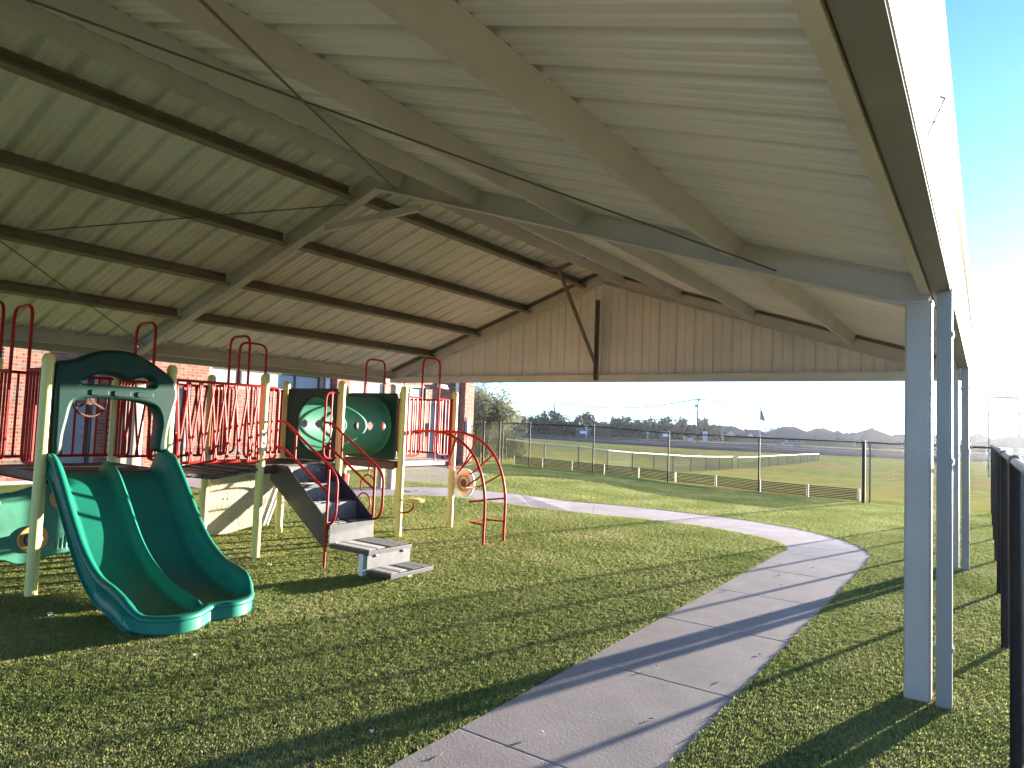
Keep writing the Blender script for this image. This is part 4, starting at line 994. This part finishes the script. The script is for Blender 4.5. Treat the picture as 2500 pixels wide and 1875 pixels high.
# understory hedge line : one far mass
ug = random.Random(5); mb = MB()
for q in range(5200):
    px = ug.uniform(1255, 1760); D = ug.uniform(205, 222); p = dep(px, ug.uniform(1026, 1062)+ (px-1250)*.028, D); 
    if p.z < -1.6: p.z = -1.5+ug.random()
    w = ug.uniform(.3, .8); u = Vector((ug.gauss(0,1), ug.gauss(0,1), ug.gauss(0,1))).normalized(); v = u.orthogonal().normalized()
    mb.add([p-u*w, p+v*w, p+u*w, p-v*w], [(0,1,2,3)])
tag(mb.build('brush', M['leafD']), 'dense dark scrub filling the ground under the far tree line', 'brush', kind='stuff')
# feathery mesquite by the building corner
mp = dep(1176, 905, 33); mz = T(mp.x, mp.y)
mt = thing('mesquite_tree', (mp.x, mp.y, mz), 'feathery grey green mesquite tree just past the brick corner', 'tree')
def mesq(seed, n):
    rg = random.Random(seed); mb = MB(); tips = []; tw = MB()
    Hh = mp.z-mz
    for k in range(16):
        a = rg.uniform(0, 2*PI); r = rg.uniform(.4, 2.3); e = Vector((mp.x+r*math.cos(a), mp.y+r*math.sin(a), mz+rg.uniform(.35, 1.)*Hh*(1-.12*r)))
        b = Vector((mp.x+.2*math.cos(a), mp.y+.2*math.sin(a), mz+.8)); m1 = b.lerp(e, .5)+Vector((0,0,.4))
        pts = cat_rom([(mp.x, mp.y, mz-.1), b, m1, e], 4, False); tw.tube(pts, [.1-.09*i/(len(pts)-1) for i in range(len(pts))], 6)
        for j in range(11):
            f_ = e.lerp(m1, rg.random()*.7)+Vector((rg.gauss(0,.45), rg.gauss(0,.45), rg.gauss(0,.35))); tips.append(f_)
            tw.tube([m1.lerp(e, rg.random()), f_], [.012, .004], 4)
    for _ in range(n):
        c = rg.choice(tips); u = Vector((rg.gauss(0,1), rg.gauss(0,1), rg.gauss(-.25,.7))).normalized(); p = c+u*rg.random()*.38
        w = rg.uniform(.018, .04); v = u.orthogonal().normalized(); L_ = rg.uniform(.10, .22)
        mb.add([p-v*w*.5, p+u*L_*.5+v*w, p+u*L_, p+u*L_*.5-v*w], [(0,1,2,3)])
    return mb, tw
c_, t_ = mesq(3, 15000)
c_.build('crown', M['leafM'], mt); t_.build('trunk', M['bark'], mt, sm=True)
b2 = dep(1205, 1040, 31); bz = T(b2.x, b2.y)
bs = thing('dry_shrub', (b2.x, b2.y, bz), 'dry tangled straw coloured shrub seen through the chain link gate', 'shrub')
mb = MB(); rg = random.Random(9)
for _ in range(2600):
    a = rg.uniform(0, 2*PI); r = rg.random()**.5*1.5; p = Vector((b2.x+r*math.cos(a), b2.y+r*math.sin(a), bz+rg.random()*1.5*(1-.3*r)))
    u = Vector((rg.gauss(0,.6), rg.gauss(0,.6), 1)).normalized(); v = u.orthogonal().normalized(); L_ = rg.uniform(.12, .35)
    mb.add([p-v*.012, p+v*.012, p+u*L_], [(0,1,2)])
mb.build('foliage', M['leafL'], bs)

# ------------------------------------------------------------------ houses beyond the board fence
def house(xc, ytop, wpx, D, label, dpt=12, gables=(), ridge=.35, brick=False, eave=2.75, z0=-2.3, rot=0.):
    p = dep(xc, ytop, D); w = wpx*D/1650; zt = p.z; ax = Vector((R3.x, R3.y, 0)).normalized(); ay = Vector((-ax.y, ax.x, 0))
    if rot: c, s = math.cos(rot), math.sin(rot); ax, ay = ax*c+ay*s, ay*c-ax*s
    t = thing('house', (p.x, p.y, z0), label, 'house', 'houses beyond the board fence')
    o = Vector((p.x, p.y, 0)); P = lambda a, b, z: o+ax*a+ay*b+Vector((0,0,z))
    h = w/2; d = dpt/2; e = z0+eave; v = .5
    MB().prism([P(-h+v,-d+v,z0), P(h-v,-d+v,z0), P(h-v,d-v,z0), P(-h+v,d-v,z0)], (0,0,z0), (0,0,e)).build('wall', M['hbrick' if brick else 'hwall'], t)
    r = h*ridge; mb = MB()
    mb.add([P(-h,-d,e),P(h,-d,e),P(h,d,e),P(-h,d,e),P(-r,0,zt),P(r,0,zt),P(-h,-d,e-.2),P(h,-d,e-.2),P(h,d,e-.2),P(-h,d,e-.2)],
           [(0,1,5,4),(1,2,5),(2,3,4,5),(3,0,4),(0,6,7,1),(1,7,8,2),(2,8,9,3),(3,9,6,0),(6,9,8,7)])
    rf = mb.build('roof', M['hroof'], t)
    MB().prism([P(r*.5,.2,zt-.3),P(r*.5+.5,.2,zt-.3),P(r*.5+.5,.7,zt-.3),P(r*.5,.7,zt-.3)], (0,0,zt-.3), (0,0,zt+.35)).build('vent_pipe', M['hroof'], rf)
    for gx, gw, gh in gables:                              # cream gable fronts
        g0 = gx*h
        G = [P(g0-gw/2,-d-.8,z0),P(g0+gw/2,-d-.8,z0),P(g0+gw/2,-d-.8,e-.1),P(g0,-d-.8,e+gh),P(g0-gw/2,-d-.8,e-.1)]
        dd = ay*3.4; gm = MB().prism(G, (0,0,0), dd).build('gable_front', M['hwall'], t)
        k = .35; mb = MB()
        mb.prism([P(g0-gw/2-k,-d-1.1,e-.3),P(g0,-d-1.1,e+gh+.02),P(g0,-d-1.1,e+gh+.25),P(g0-gw/2-k,-d-1.1,e-.05)], (0,0,0), dd*1.2)
        mb.prism([P(g0+gw/2+k,-d-1.1,e-.3),P(g0,-d-1.1,e+gh+.02),P(g0,-d-1.1,e+gh+.25),P(g0+gw/2+k,-d-1.1,e-.05)], (0,0,0), dd*1.2)
        mb.build('roof', M['hroof'], t)
        MB().prism([P(g0-.5,-d-.86,z0+1.0),P(g0+.5,-d-.86,z0+1.0),P(g0+.5,-d-.86,z0+2.1),P(g0-.5,-d-.86,z0+2.1)], (0,0,0), ay*.05).build('window', M['cglass'], t)
    for gx in (-.6, .6): MB().prism([P(gx*h-.6,-d+v-.04,z0+1.0),P(gx*h+.6,-d+v-.04,z0+1.0),P(gx*h+.6,-d+v-.04,z0+2.2),P(gx*h-.6,-d+v-.04,z0+2.2)], (0,0,0), ay*.05).build('window', M['cglass'], t)
house(1772, 1039.5, 92, 262, 'house with dark steep roof and cream gable fronts, leftmost behind the board fence', 13, ((-.72,4.2,1.8),(-.05,3.6,1.7)), .5, eave=2.8)
house(1838, 1049, 66, 250, 'low house with two small cream gable fronts right behind the flagpole', 11, ((-.62,3.4,1.5),(.05,3.2,1.3)), .5, eave=2.3)
house(1927, 1041.5, 118, 240, 'house with the broadest dark hip roof, behind the grey vehicle', 14, (), .28)
house(2004, 1045, 98, 232, 'dark hip roofed house right of the grey vehicle', 13, (), .25, rot=.15)
house(2042, 1053, 62, 228, 'hip roofed house half hidden in the stepped row of roofs', 11, (), .2, rot=.2)
house(2066, 1057, 52, 224, 'small hip roof at the right end of the stepped row of roofs', 10, (), .2, rot=.2)
house(2128, 1045, 118, 222, 'brick house with the pointed pyramid roof near the fence corner post', 14, (), .03, True)
house(2090, 1056, 60, 236, 'low dark roof between the stepped row and the pyramid roof', 11, (), .4)
house(2196, 1060, 70, 226, 'low dark roof just left of the nearest pavilion column', 12, (), .3)
house(2282, 1062, 90, 224, 'dark roof glimpsed between the pavilion columns', 12, (), .3)
house(2388, 1057, 70, 230, 'pale hazy roof peak right of the pavilion columns', 12, (), .1)
house(2478, 1066, 130, 190, 'large hazy roof at the right edge above the side fence', 14, (), .3)
# small metal roofed building
house(1684, 1043, 42, 215, 'small pale building with low metal roof left of the transformer pole', 9, (), .6, eave=3.2)

# board fence: posts and boards
bfn = thing('board_fence', (-60, 215, -1.5), 'long dark brown board fence in front of the houses', 'fence')
pa, pb, pc = (hit(x, y, zf=-1.5) for x, y in ((1768,1076.5),(2090,1092.5),(2560,1110)))
mb = MB(); ps = MB()
for a, b in ((pa, pb), (pb, pc)):
    L_ = (b-a).length; d = (b-a)/L_; nb = int(L_/.30)
    for k in range(nb):
        p = a+d*(k*.30); hh = 1.78+.03*((k*7) % 3); off = .015*(k % 2); mb.bar(p+Vector((0,off,-.1)), p+Vector((0,off,hh)), .285, .02, up=d.cross(Vector((0,0,1))))
    for k in range(int(L_/2.4)+1): p = a+d*(k*2.4)+Vector((0,.08,0)); ps.bar(p, p+Vector((0,0,1.7)), .09, .09)
tag(mb.build('fence_boards', M['wood'], bfn), kind='stuff'); tag(ps.build('fence_posts', M['wood'], bfn), kind='stuff')

# ------------------------------------------------------------------ utility poles, wires, lamps
def upole(px, py0, py1, D, label, arms=(), r=.16, extra=None):
    b = dep(px, py1, D); b.z = min(b.z, -1.4); t_ = dep(px, py0, D); t_.x, t_.y = b.x, b.y
    t = thing('utility_pole', (b.x, b.y, -1.5), label, 'utility pole', 'utility poles along the road')
    MB().tube([(b.x,b.y,-1.6),(b.x,b.y,t_.z)], [r*1.6, r*1.3], 8).build('pole', M['pole'], t, sm=True)
    ax = Vector((R3.x, R3.y, 0)).normalized()
    for dz, w in arms:
        c = Vector((b.x,b.y,t_.z-dz)); a = MB().bar(c-ax*w/2, c+ax*w/2, .12, .14).build('crossarm', M['pole'], t)
        for s in (-.45, 0, .45): MB().lathe([(.04,0),(.07,.08),(.03,.2),(.0,.22)], c+ax*w*s+Vector((0,0,.07)), 8).build('insulator', M['ltwhite'], a)
    if extra:
        c = Vector((b.x,b.y,t_.z-extra))-ax*.55; MB().lathe([(.0,-.5),(.3,-.5),(.32,.35),(.2,.5),(.0,.52)], c, 12).build('transformer', M['ltwhite'], t, sm=True)
    return Vector((b.x, b.y, t_.z))
u1 = upole(1352, 980, 1061, 208, 'tall bare utility pole in front of the dark tree line')
u2 = upole(1475, 1010, 1066, 213, 'shorter utility pole with a crossarm among the trees', ((.3, 3.6),(1.1,1.2)), r=.14)
u3 = upole(1702, 973, 1080, 175, 'tallest utility pole carrying a grey transformer near its top', ((.25,1.6),), extra=1.9)
u4 = upole(1658, 1018, 1072, 240, 'slim white pole left of the transformer pole', r=.11)
u5 = upole(1672, 1016, 1072, 240, 'slim dark pole just left of the transformer pole', r=.11)
u6 = upole(1726, 1022, 1075, 200, 'short utility pole just right of the transformer pole', ((.1,1.2),), r=.15)
u7 = upole(2489, 985, 1066, 190, 'utility pole with two floodlights at the right edge of the view', ((.4,2.2),(4.5,1.5)), r=.17)
def wire(label, a, b, sag, r=.045, n=14):
    a, b = Vector(a), Vector(b); pts = []
    for k in range(n+1): t = k/n; p = a.lerp(b, t); p.z -= sag*4*t*(1-t); pts.append(p)
    o = MB().tube(pts, r, 4).build('power_line', M['cable']); return tag(o, label, 'power line', 'power lines over the road')
L0 = dep(1238, 971, 170); RE = dep(2560, 990, 190)
wire('thick overhead line from the mesquite tree to the tall bare pole', L0, u1, .15, .2)
wire('thick overhead line sagging between the tall bare pole and the transformer pole', u1, u3, 2.2, .2)
wire('top overhead line running right from the transformer pole', u3, dep(2600, 1000, 175), 2.6, .17)
wire('second overhead line just under the top one right of the transformer pole', u3-Vector((0,0,.4)), dep(2600, 1003, 175), 2.9, .12)
wire('lower overhead line passing behind the flag', u3-Vector((0,0,3.2)), dep(2600, 1042, 190), 1.2, .11)
wire('lowest overhead line right of the transformer pole', u3-Vector((0,0,3.8)), dep(2600, 1048, 190), 1.2, .11)
wire('overhead line from the crossarm pole to the transformer pole', u2-Vector((0,0,1.2)), u3-Vector((0,0,3.6)), 1.4, .12)
wire('white drooping service line from the treetops down to the street lamp', dep(1485, 1027, 200), dep(1588, 1049, 200), .4, .07)
wire('second white service line crossing the dark trees', dep(1485, 1029, 202), dep(1546, 1050, 202), .3, .05)
wire('slack service line from the slim poles to the transformer pole', u4-Vector((0,0,.2)), u3-Vector((0,0,4.8)), .9, .12)
# curved street lamp
def streetlamp(b, zt, arm, label, r=.09, curve=True, name='street_lamp'):
    t = thing(name, b, label, 'street lamp'); p = Vector(b); top = Vector((p.x, p.y, zt)); ax = Vector((R3.x, R3.y, 0)).normalized()
    MB().tube([p-Vector((0,0,.2)), top], [r, r*.7], 8).build('pole', M['galv'], t, sm=True)
    e = top+ax*arm+Vector((0,0, .9 if curve else 0))
    MB().tube(cat_rom([top-Vector((0,0,.3)), top.lerp(e,.4)+Vector((0,0,.35 if curve else 0)), e], 5, False) if curve else [top, e], .07, 8).build('arm', M['galv'], t, sm=True)
    s = 1 if arm > 0 else -1
    MB().bar(e, e+ax*s*1.1, .3, .16).build('lamp_head', M['ltwhite'] if curve else M['steelB'], t, bevel=.04)
p = dep(1587, 1069, 196); streetlamp((p.x, p.y, -1.5), dep(1587, 1014, 196).z, -1.6, 'curved arm street lamp in front of the far dark trees')
p = dep(2413.5, 1066, 60); zt = dep(2411.5, 969, 60); streetlamp((p.x, p.y, T(p.x, p.y)), zt.z, 1.55, 'square cornered parking lot light pole right of the pavilion columns', r=.07, curve=False, name='light_pole')
# flagpole
p = hit(1855, 1082, zf=-1.5); p = dep(1855, 1080, 150); fz = -1.5; tz = dep(1853.5, 991.5, 150).z
fl = thing('flagpole', (p.x, p.y, fz), 'slim white flagpole with a limp dark flag beside the road', 'flagpole')
MB().tube([(p.x,p.y,fz-.1),(p.x,p.y,tz)], [.12,.09], 8).lathe([(0,-.07),(.07,0),(0,.07)], (p.x,p.y,tz+.07), 8).build('pole', M['ltwhite'], fl, sm=True)
ax = Vector((R3.x, R3.y, 0)).normalized(); mb = MB(); q = Vector((p.x,p.y,tz-.4)); NJ = 8
for i in range(9):
    for j in range(NJ+1):
        s = i/8; d_ = j/NJ
        mb.v.append(tuple(q+ax*(.06+.25*s+.95*s*d_**.7)+Vector((0, .14*math.sin(s*9+d_*4), -d_*2.6-.55*s))))
mb.f = [(i*(NJ+1)+j, (i+1)*(NJ+1)+j, (i+1)*(NJ+1)+j+1, i*(NJ+1)+j+1) for i in range(8) for j in range(NJ)]
fo = mb.build('flag', mat('flag_cloth', (.12,.10,.13), .8, .3, .8), fl, sm=True); sdf = fo.modifiers.new('thickness', 'SOLIDIFY'); sdf.thickness = .01

# ------------------------------------------------------------------ vehicles
def vehicle(name, label, cat, pos, heading, L_=5.0, Wd=1.9, H_=1.75, paint='cargrey', prof=None, glassp=None):
    t = thing(name, pos, label, cat); p = Vector(pos); ax = Vector((math.cos(heading), math.sin(heading), 0)); ay = Vector((-ax.y, ax.x, 0))
    P = lambda a, b, z: p+ax*a+ay*b+Vector((0,0,z)); h = L_/2; w = Wd/2
    mb = MB(); n = len(prof); lay = []
    for b, k in ((-w, .0), (-w*.97, .02), (w*.97, .02), (w, .0)):
        pass
    for b in (-1, 1):
        for (x, z, q) in prof: mb.v.append(tuple(P(x*h, b*w*q, z*H_)))
    mb.f = [tuple(range(n))[::-1], tuple(range(n, 2*n))]+[(i, (i+1) % n, n+(i+1) % n, n+i) for i in range(n)]
    body = mb.build('body', M[paint], t, bevel=.05, sm=True)
    for g_ in glassp:
        for b in (-1, 1):
            mb = MB().prism([P(x*h, b*(w*q+.004), z*H_) for x, z, q in g_], (0,0,0), ay*b*.012); mb.build('side_window', M['cglass'], body)
    ws = [q for q in prof if q[1] > .95]; x0 = min(q[0] for q in ws); x1 = max(q[0] for q in ws)
    for wx in (-.62, .62):
        for b in (-1, 1):
            c = P(wx*h, b*(w-.12), .36)
            wm_ = MB(); V = [];
            for (r_, o_) in ((.20,-.02),(.34,-.02),(.36,.03),(.36,.19),(.34,.24),(.20,.24)):
                for k in range(18): a = 2*PI*k/18; V.append(c+ax*r_*math.cos(a)+Vector((0,0,r_*math.sin(a)))+ay*b*(o_-.08))
            fs = [(i*18+k, i*18+(k+1) % 18, ((i+1) % 6)*18+(k+1) % 18, ((i+1) % 6)*18+k) for i in range(6) for k in range(18)]
            wh = wm_.add(V, fs).build('wheel', M['tyre'], t, sm=True)
            r2 = MB(); V = [c+ay*b*.13]
            for k in range(18): a = 2*PI*k/18; V.append(c+ax*.21*math.cos(a)+Vector((0,0,.21*math.sin(a)))+ay*b*.14)
            r2.add(V+[v-ay*b*.04 for v in V], [(0,k+1,(k+1) % 18+1) for k in range(18)]+[(k+1,(k+1) % 18+1,19+(k+1) % 18+1,19+k+1) for k in range(18)]).build('rim', M['rim'], wh)
    for b in (-1, 1):
        MB().prism([P(h*.965,b*w*.55,.34*H_),P(h*.965,b*w*.9,.34*H_),P(h*.965,b*w*.9,.43*H_),P(h*.965,b*w*.55,.43*H_)], (0,0,0), ax*.05).build('headlight', M['white'], t)
        MB().prism([P(-h*.99,b*w*.7,.42*H_),P(-h*.99,b*w*.92,.42*H_),P(-h*.99,b*w*.92,.58*H_),P(-h*.99,b*w*.7,.58*H_)], (0,0,0), -ax*.03).build('tail_light', M['lampred'], t)
    return t
SUVP = [(-1,.18,.95),(-1,.50,.97),(-.96,.56,.95),(-.90,.93,.78),(-.78,1.0,.74),(.12,1.0,.74),(.36,.62,.93),(.92,.52,.93),(1,.42,.92),(1,.2,.92)]
SUVG = [[(-.86,.60,.93),(-.82,.90,.80),(-.45,.93,.78),(-.45,.60,.93)],[(-.42,.60,.93),(-.42,.93,.78),(-.08,.93,.78),(-.08,.60,.93)],[(-.05,.60,.93),(-.05,.93,.78),(.10,.92,.78),(.30,.60,.93)]]
p = hit(1704, 1090.5, zf=-1.5); p.z = -1.46
rd = math.atan2((far[4]-far[3]).y, (far[4]-far[3]).x)
vehicle('grey_suv', 'dark grey sport utility vehicle driving left on the far road', 'car', hit(1928, 1090.5, zf=-1.46), rd+PI, 5.4, 2.0, 1.9, 'cargrey', SUVP, SUVG)
CARP = [(-1,.2,.95),(-1,.55,.95),(-.88,.62,.93),(-.62,.95,.76),(-.45,1.0,.74),(.05,1.0,.74),(.35,.66,.92),(.9,.56,.92),(1,.45,.9),(1,.2,.9)]
CARG = [[(-.80,.64,.92),(-.60,.92,.79),(-.3,.94,.77),(-.3,.64,.92)],[(-.27,.64,.92),(-.27,.94,.77),(.02,.94,.77),(.28,.66,.91)]]
vehicle('blue_car', 'dark blue car on the road beside the feathery mesquite tree', 'car', hit(1243, 1062, zf=-1.46), rd, 5.6, 2.0, 1.75, 'carblue', CARP, CARG)

# ------------------------------------------------------------------ entrance walls, signs, boxes by the road
def ewall(px, wpx, py, hpx, D, label):
    c = dep(px, py, D); c.z = -1.5; ax = Vector((R3.x, R3.y, 0)).normalized(); w = wpx*D/1650; h = hpx*D/1650
    t = thing('entrance_wall', c, label, 'brick wall')
    MB().bar(c-ax*w/2+Vector((0,0,h/2-.1)), c+ax*w/2+Vector((0,0,h/2-.1)), .5, h+.2).build('brick_body', M['signbrick'], t)
    MB().bar(c-ax*w*.53+Vector((0,0,h+.05)), c+ax*w*.53+Vector((0,0,h+.05)), .6, .12).build('coping', M['hwall'], t)
    f_ = Vector((ax.y, -ax.x, 0)); MB().bar(c-ax*w*.25+f_*.27+Vector((0,0,h*.62)), c+ax*w*.25+f_*.27+Vector((0,0,h*.62)), .04, h*.34).build('plaque', M['white'], t)
ewall(1424, 34, 1066, 19, 188, 'dark brick entrance wall with white plaque, the left one of two')
ewall(1624, 26, 1073, 20, 188, 'dark brick entrance wall with white plaque, the right one near the street lamp')
def ssign(px, py0, py1, D, label):
    b = dep(px, py1, D); zt = dep(px, py0, D).z; z0 = -1.5; ax = Vector((R3.x, R3.y, 0)).normalized()
    t = thing('street_sign', (b.x, b.y, z0), label, 'street sign')
    MB().tube([(b.x,b.y,z0-.1),(b.x,b.y,zt)], .10, 8).build('post', M['ltwhite'], t, sm=True)
    c = Vector((b.x,b.y,zt)); MB().bar(c-ax*.62, c+ax*.62, .04, .32).build('name_plate', M['skin_sign'], t)
    MB().bar(c-ax*.35-Vector((0,0,.55)), c+ax*.35-Vector((0,0,.55)), .05, .45).build('lower_plate', M['ltwhite'], t)
ssign(1431, 1038, 1067, 172, 'white street sign post with green plate at the left entrance wall')
ssign(1581, 1052, 1071, 176, 'short white street sign post between the two entrance walls')
def boxthing(name, px, py, wpx, hpx, D, m, label, cat):
    c = dep(px, py, D); c.z = -1.5; ax = Vector((R3.x, R3.y, 0)).normalized(); ay = Vector((-ax.y, ax.x, 0)); w = wpx*D/1650; h = hpx*D/1650; d = w*.7
    t = thing(name, c, label, cat)
    MB().prism([c-ax*w/2-ay*d/2, c+ax*w/2-ay*d/2, c+ax*w/2+ay*d/2, c-ax*w/2+ay*d/2], (0,0,0), (0,0,h)).build('cabinet', M[m], t, bevel=.04)
    MB().prism([c-ax*w*.54-ay*d*.54+Vector((0,0,h)), c+ax*w*.54-ay*d*.54+Vector((0,0,h)), c+ax*w*.54+ay*d*.54+Vector((0,0,h)), c-ax*w*.54+ay*d*.54+Vector((0,0,h))], (0,0,0), (0,0,.08)).build('lid', M[m], t)
    MB().bar(c-ay*(d/2+.02)+Vector((0,0,h*.2)), c-ay*(d/2+.02)+Vector((0,0,h*.8)), .03, .02).build('handle', M['frame'], t)
boxthing('utility_cabinet', 1685, 1079, 14, 9, 180, 'ltwhite', 'small white utility cabinet on the verge left of the transformer pole', 'cabinet')
boxthing('sign_column', 1721, 1077, 10, 24, 190, 'ltwhite', 'upright white sign column right of the transformer pole', 'sign')
boxthing('orange_barrel', 1671, 1073, 5, 10, 200, 'tan', 'small orange barrel in front of the metal roofed building', 'barrel')
# white marker post on the grass to the right
p = hit(2406, 1148); mk = thing('marker_post', p, 'white curved marker post standing on the grass beyond the side fence', 'post')
MB().tube(fillet([p, p+Vector((0,0,.85)), p+Vector((-.22,0,.95)), p+Vector((-.25,0,.7))], .12), .035, 8).build('tube', M['white'], mk, sm=True)

# ------------------------------------------------------------------ small things
# wire twig caught on the gutter
a, b = Vector((-.165, 2.45, 2.605)), Vector((-.085, 2.40, 2.83))
a = dep(2263, 335, 2.15); b = dep(2316, 222, 2.0); 
def onx(px, py, X): d = ray(px, py); t = X/d.x; return Vector((X, d.y*t, CAMZ+d.z*t))
a = onx(2263, 335, -.150); b = onx(2316, 222, -.094)
tag(MB().tube([a, a.lerp(b,.4)+Vector((-.004,.01,.0)), b], .0022, 5).tube([a.lerp(b,.3), a.lerp(b,.3)+Vector((.006,0,.006))], .002, 4).tube([a.lerp(b,.55), a.lerp(b,.55)+Vector((.006,0,.008))], .002, 4).build('dry_twig', M['bark']), 'thin dry twig stuck on the outside of the right gutter', 'twig')
# litter on the turf
def scrap(px, py, s, label, m='white', kind='paper scrap'):
    p = hit(px, py); rg = random.Random(int(px)); mb = MB(); n = 7
    V = [(p.x+s*math.cos(2*PI*k/n)*rg.uniform(.5,1), p.y+s*math.sin(2*PI*k/n)*rg.uniform(.5,1), p.z+.016+rg.uniform(0,s*.6)) for k in range(n)]+[(p.x, p.y, p.z+.02)]
    mb.add(V+[(x, y, z+.004) for x, y, z in V], [(k, (k+1) % n, n) for k in range(n)]+[(k+n+1, (k+1) % n+n+1, 2*n+1) for k in range(n)]+[(k, (k+1) % n, (k+1) % n+n+1, k+n+1) for k in range(n)])
    tag(mb.build('paper_scrap', M[m]), label, kind, 'litter on the turf and path')
scrap(121, 1507, .028, 'white crumpled scrap on the turf in the slide shadow, left of the slide foot')
scrap(657, 1384, .03, 'white crumpled scrap on the turf in front of the yellow post with the sticker')
scrap(473, 1606, .014, 'tiny white scrap on the turf in front of the slide exit')
scrap(907, 1793, .016, 'white scrap on the turf close to the near left edge of the path')
scrap(1603, 1633, .012, 'tiny pale pebble on the path in the shadow band')
scrap(1790, 1655, .012, 'tiny pale pebble near the right edge of the path')
scrap(1323, 1796, .012, 'tiny pale pebble near the middle of the nearest full slab')
# dry leaves and twigs scattered on path and turf (uncountable specks)
mb = MB(); rg = random.Random(21)
for _ in range(22):
    if rg.random() < .6: x, y = rg.uniform(-2.3,-1.3), rg.uniform(2.2, 9)
    else: x, y = rg.uniform(-7,-.4), rg.uniform(2.5, 10)
    z = T(x,y)+(.008 if -2.32 < x < -1.27 else .024); a = rg.uniform(0, 2*PI); L_ = rg.uniform(.010,.028); c, s = math.cos(a), math.sin(a); w = rg.uniform(.0015,.004)
    mb.add([(x-c*L_,y-s*L_,z),(x-s*w,y+c*w,z+.004),(x+c*L_,y+s*L_,z+.002),(x+s*w,y-c*w,z+.001),(x,y,z+.008)], [(0,1,4),(1,2,4),(2,3,4),(3,0,4),(0,3,2,1)])
tag(mb.build('leaf_litter', M['bark']), 'tiny dry leaves and stems scattered over path and turf', 'leaf litter', kind='stuff')
# playground edging: concrete footings round the pavilion columns are hidden by the turf

# ------------------------------------------------------------------ haze
hm = bpy.data.materials.new('haze'); hm.use_nodes = True; hn = hm.node_tree; hn.nodes.clear()
pv = hn.nodes.new('ShaderNodeVolumePrincipled'); pv.inputs['Color'].default_value = (.93, .95, 1., 1); pv.inputs['Density'].default_value = .00012; pv.inputs['Anisotropy'].default_value = .72
ho = hn.nodes.new('ShaderNodeOutputMaterial'); hn.links.new(pv.outputs[0], ho.inputs['Volume'])
tag(MB().box(-420, 420, -60, 440, -3.0, 15.).build('haze', hm), kind='stuff')
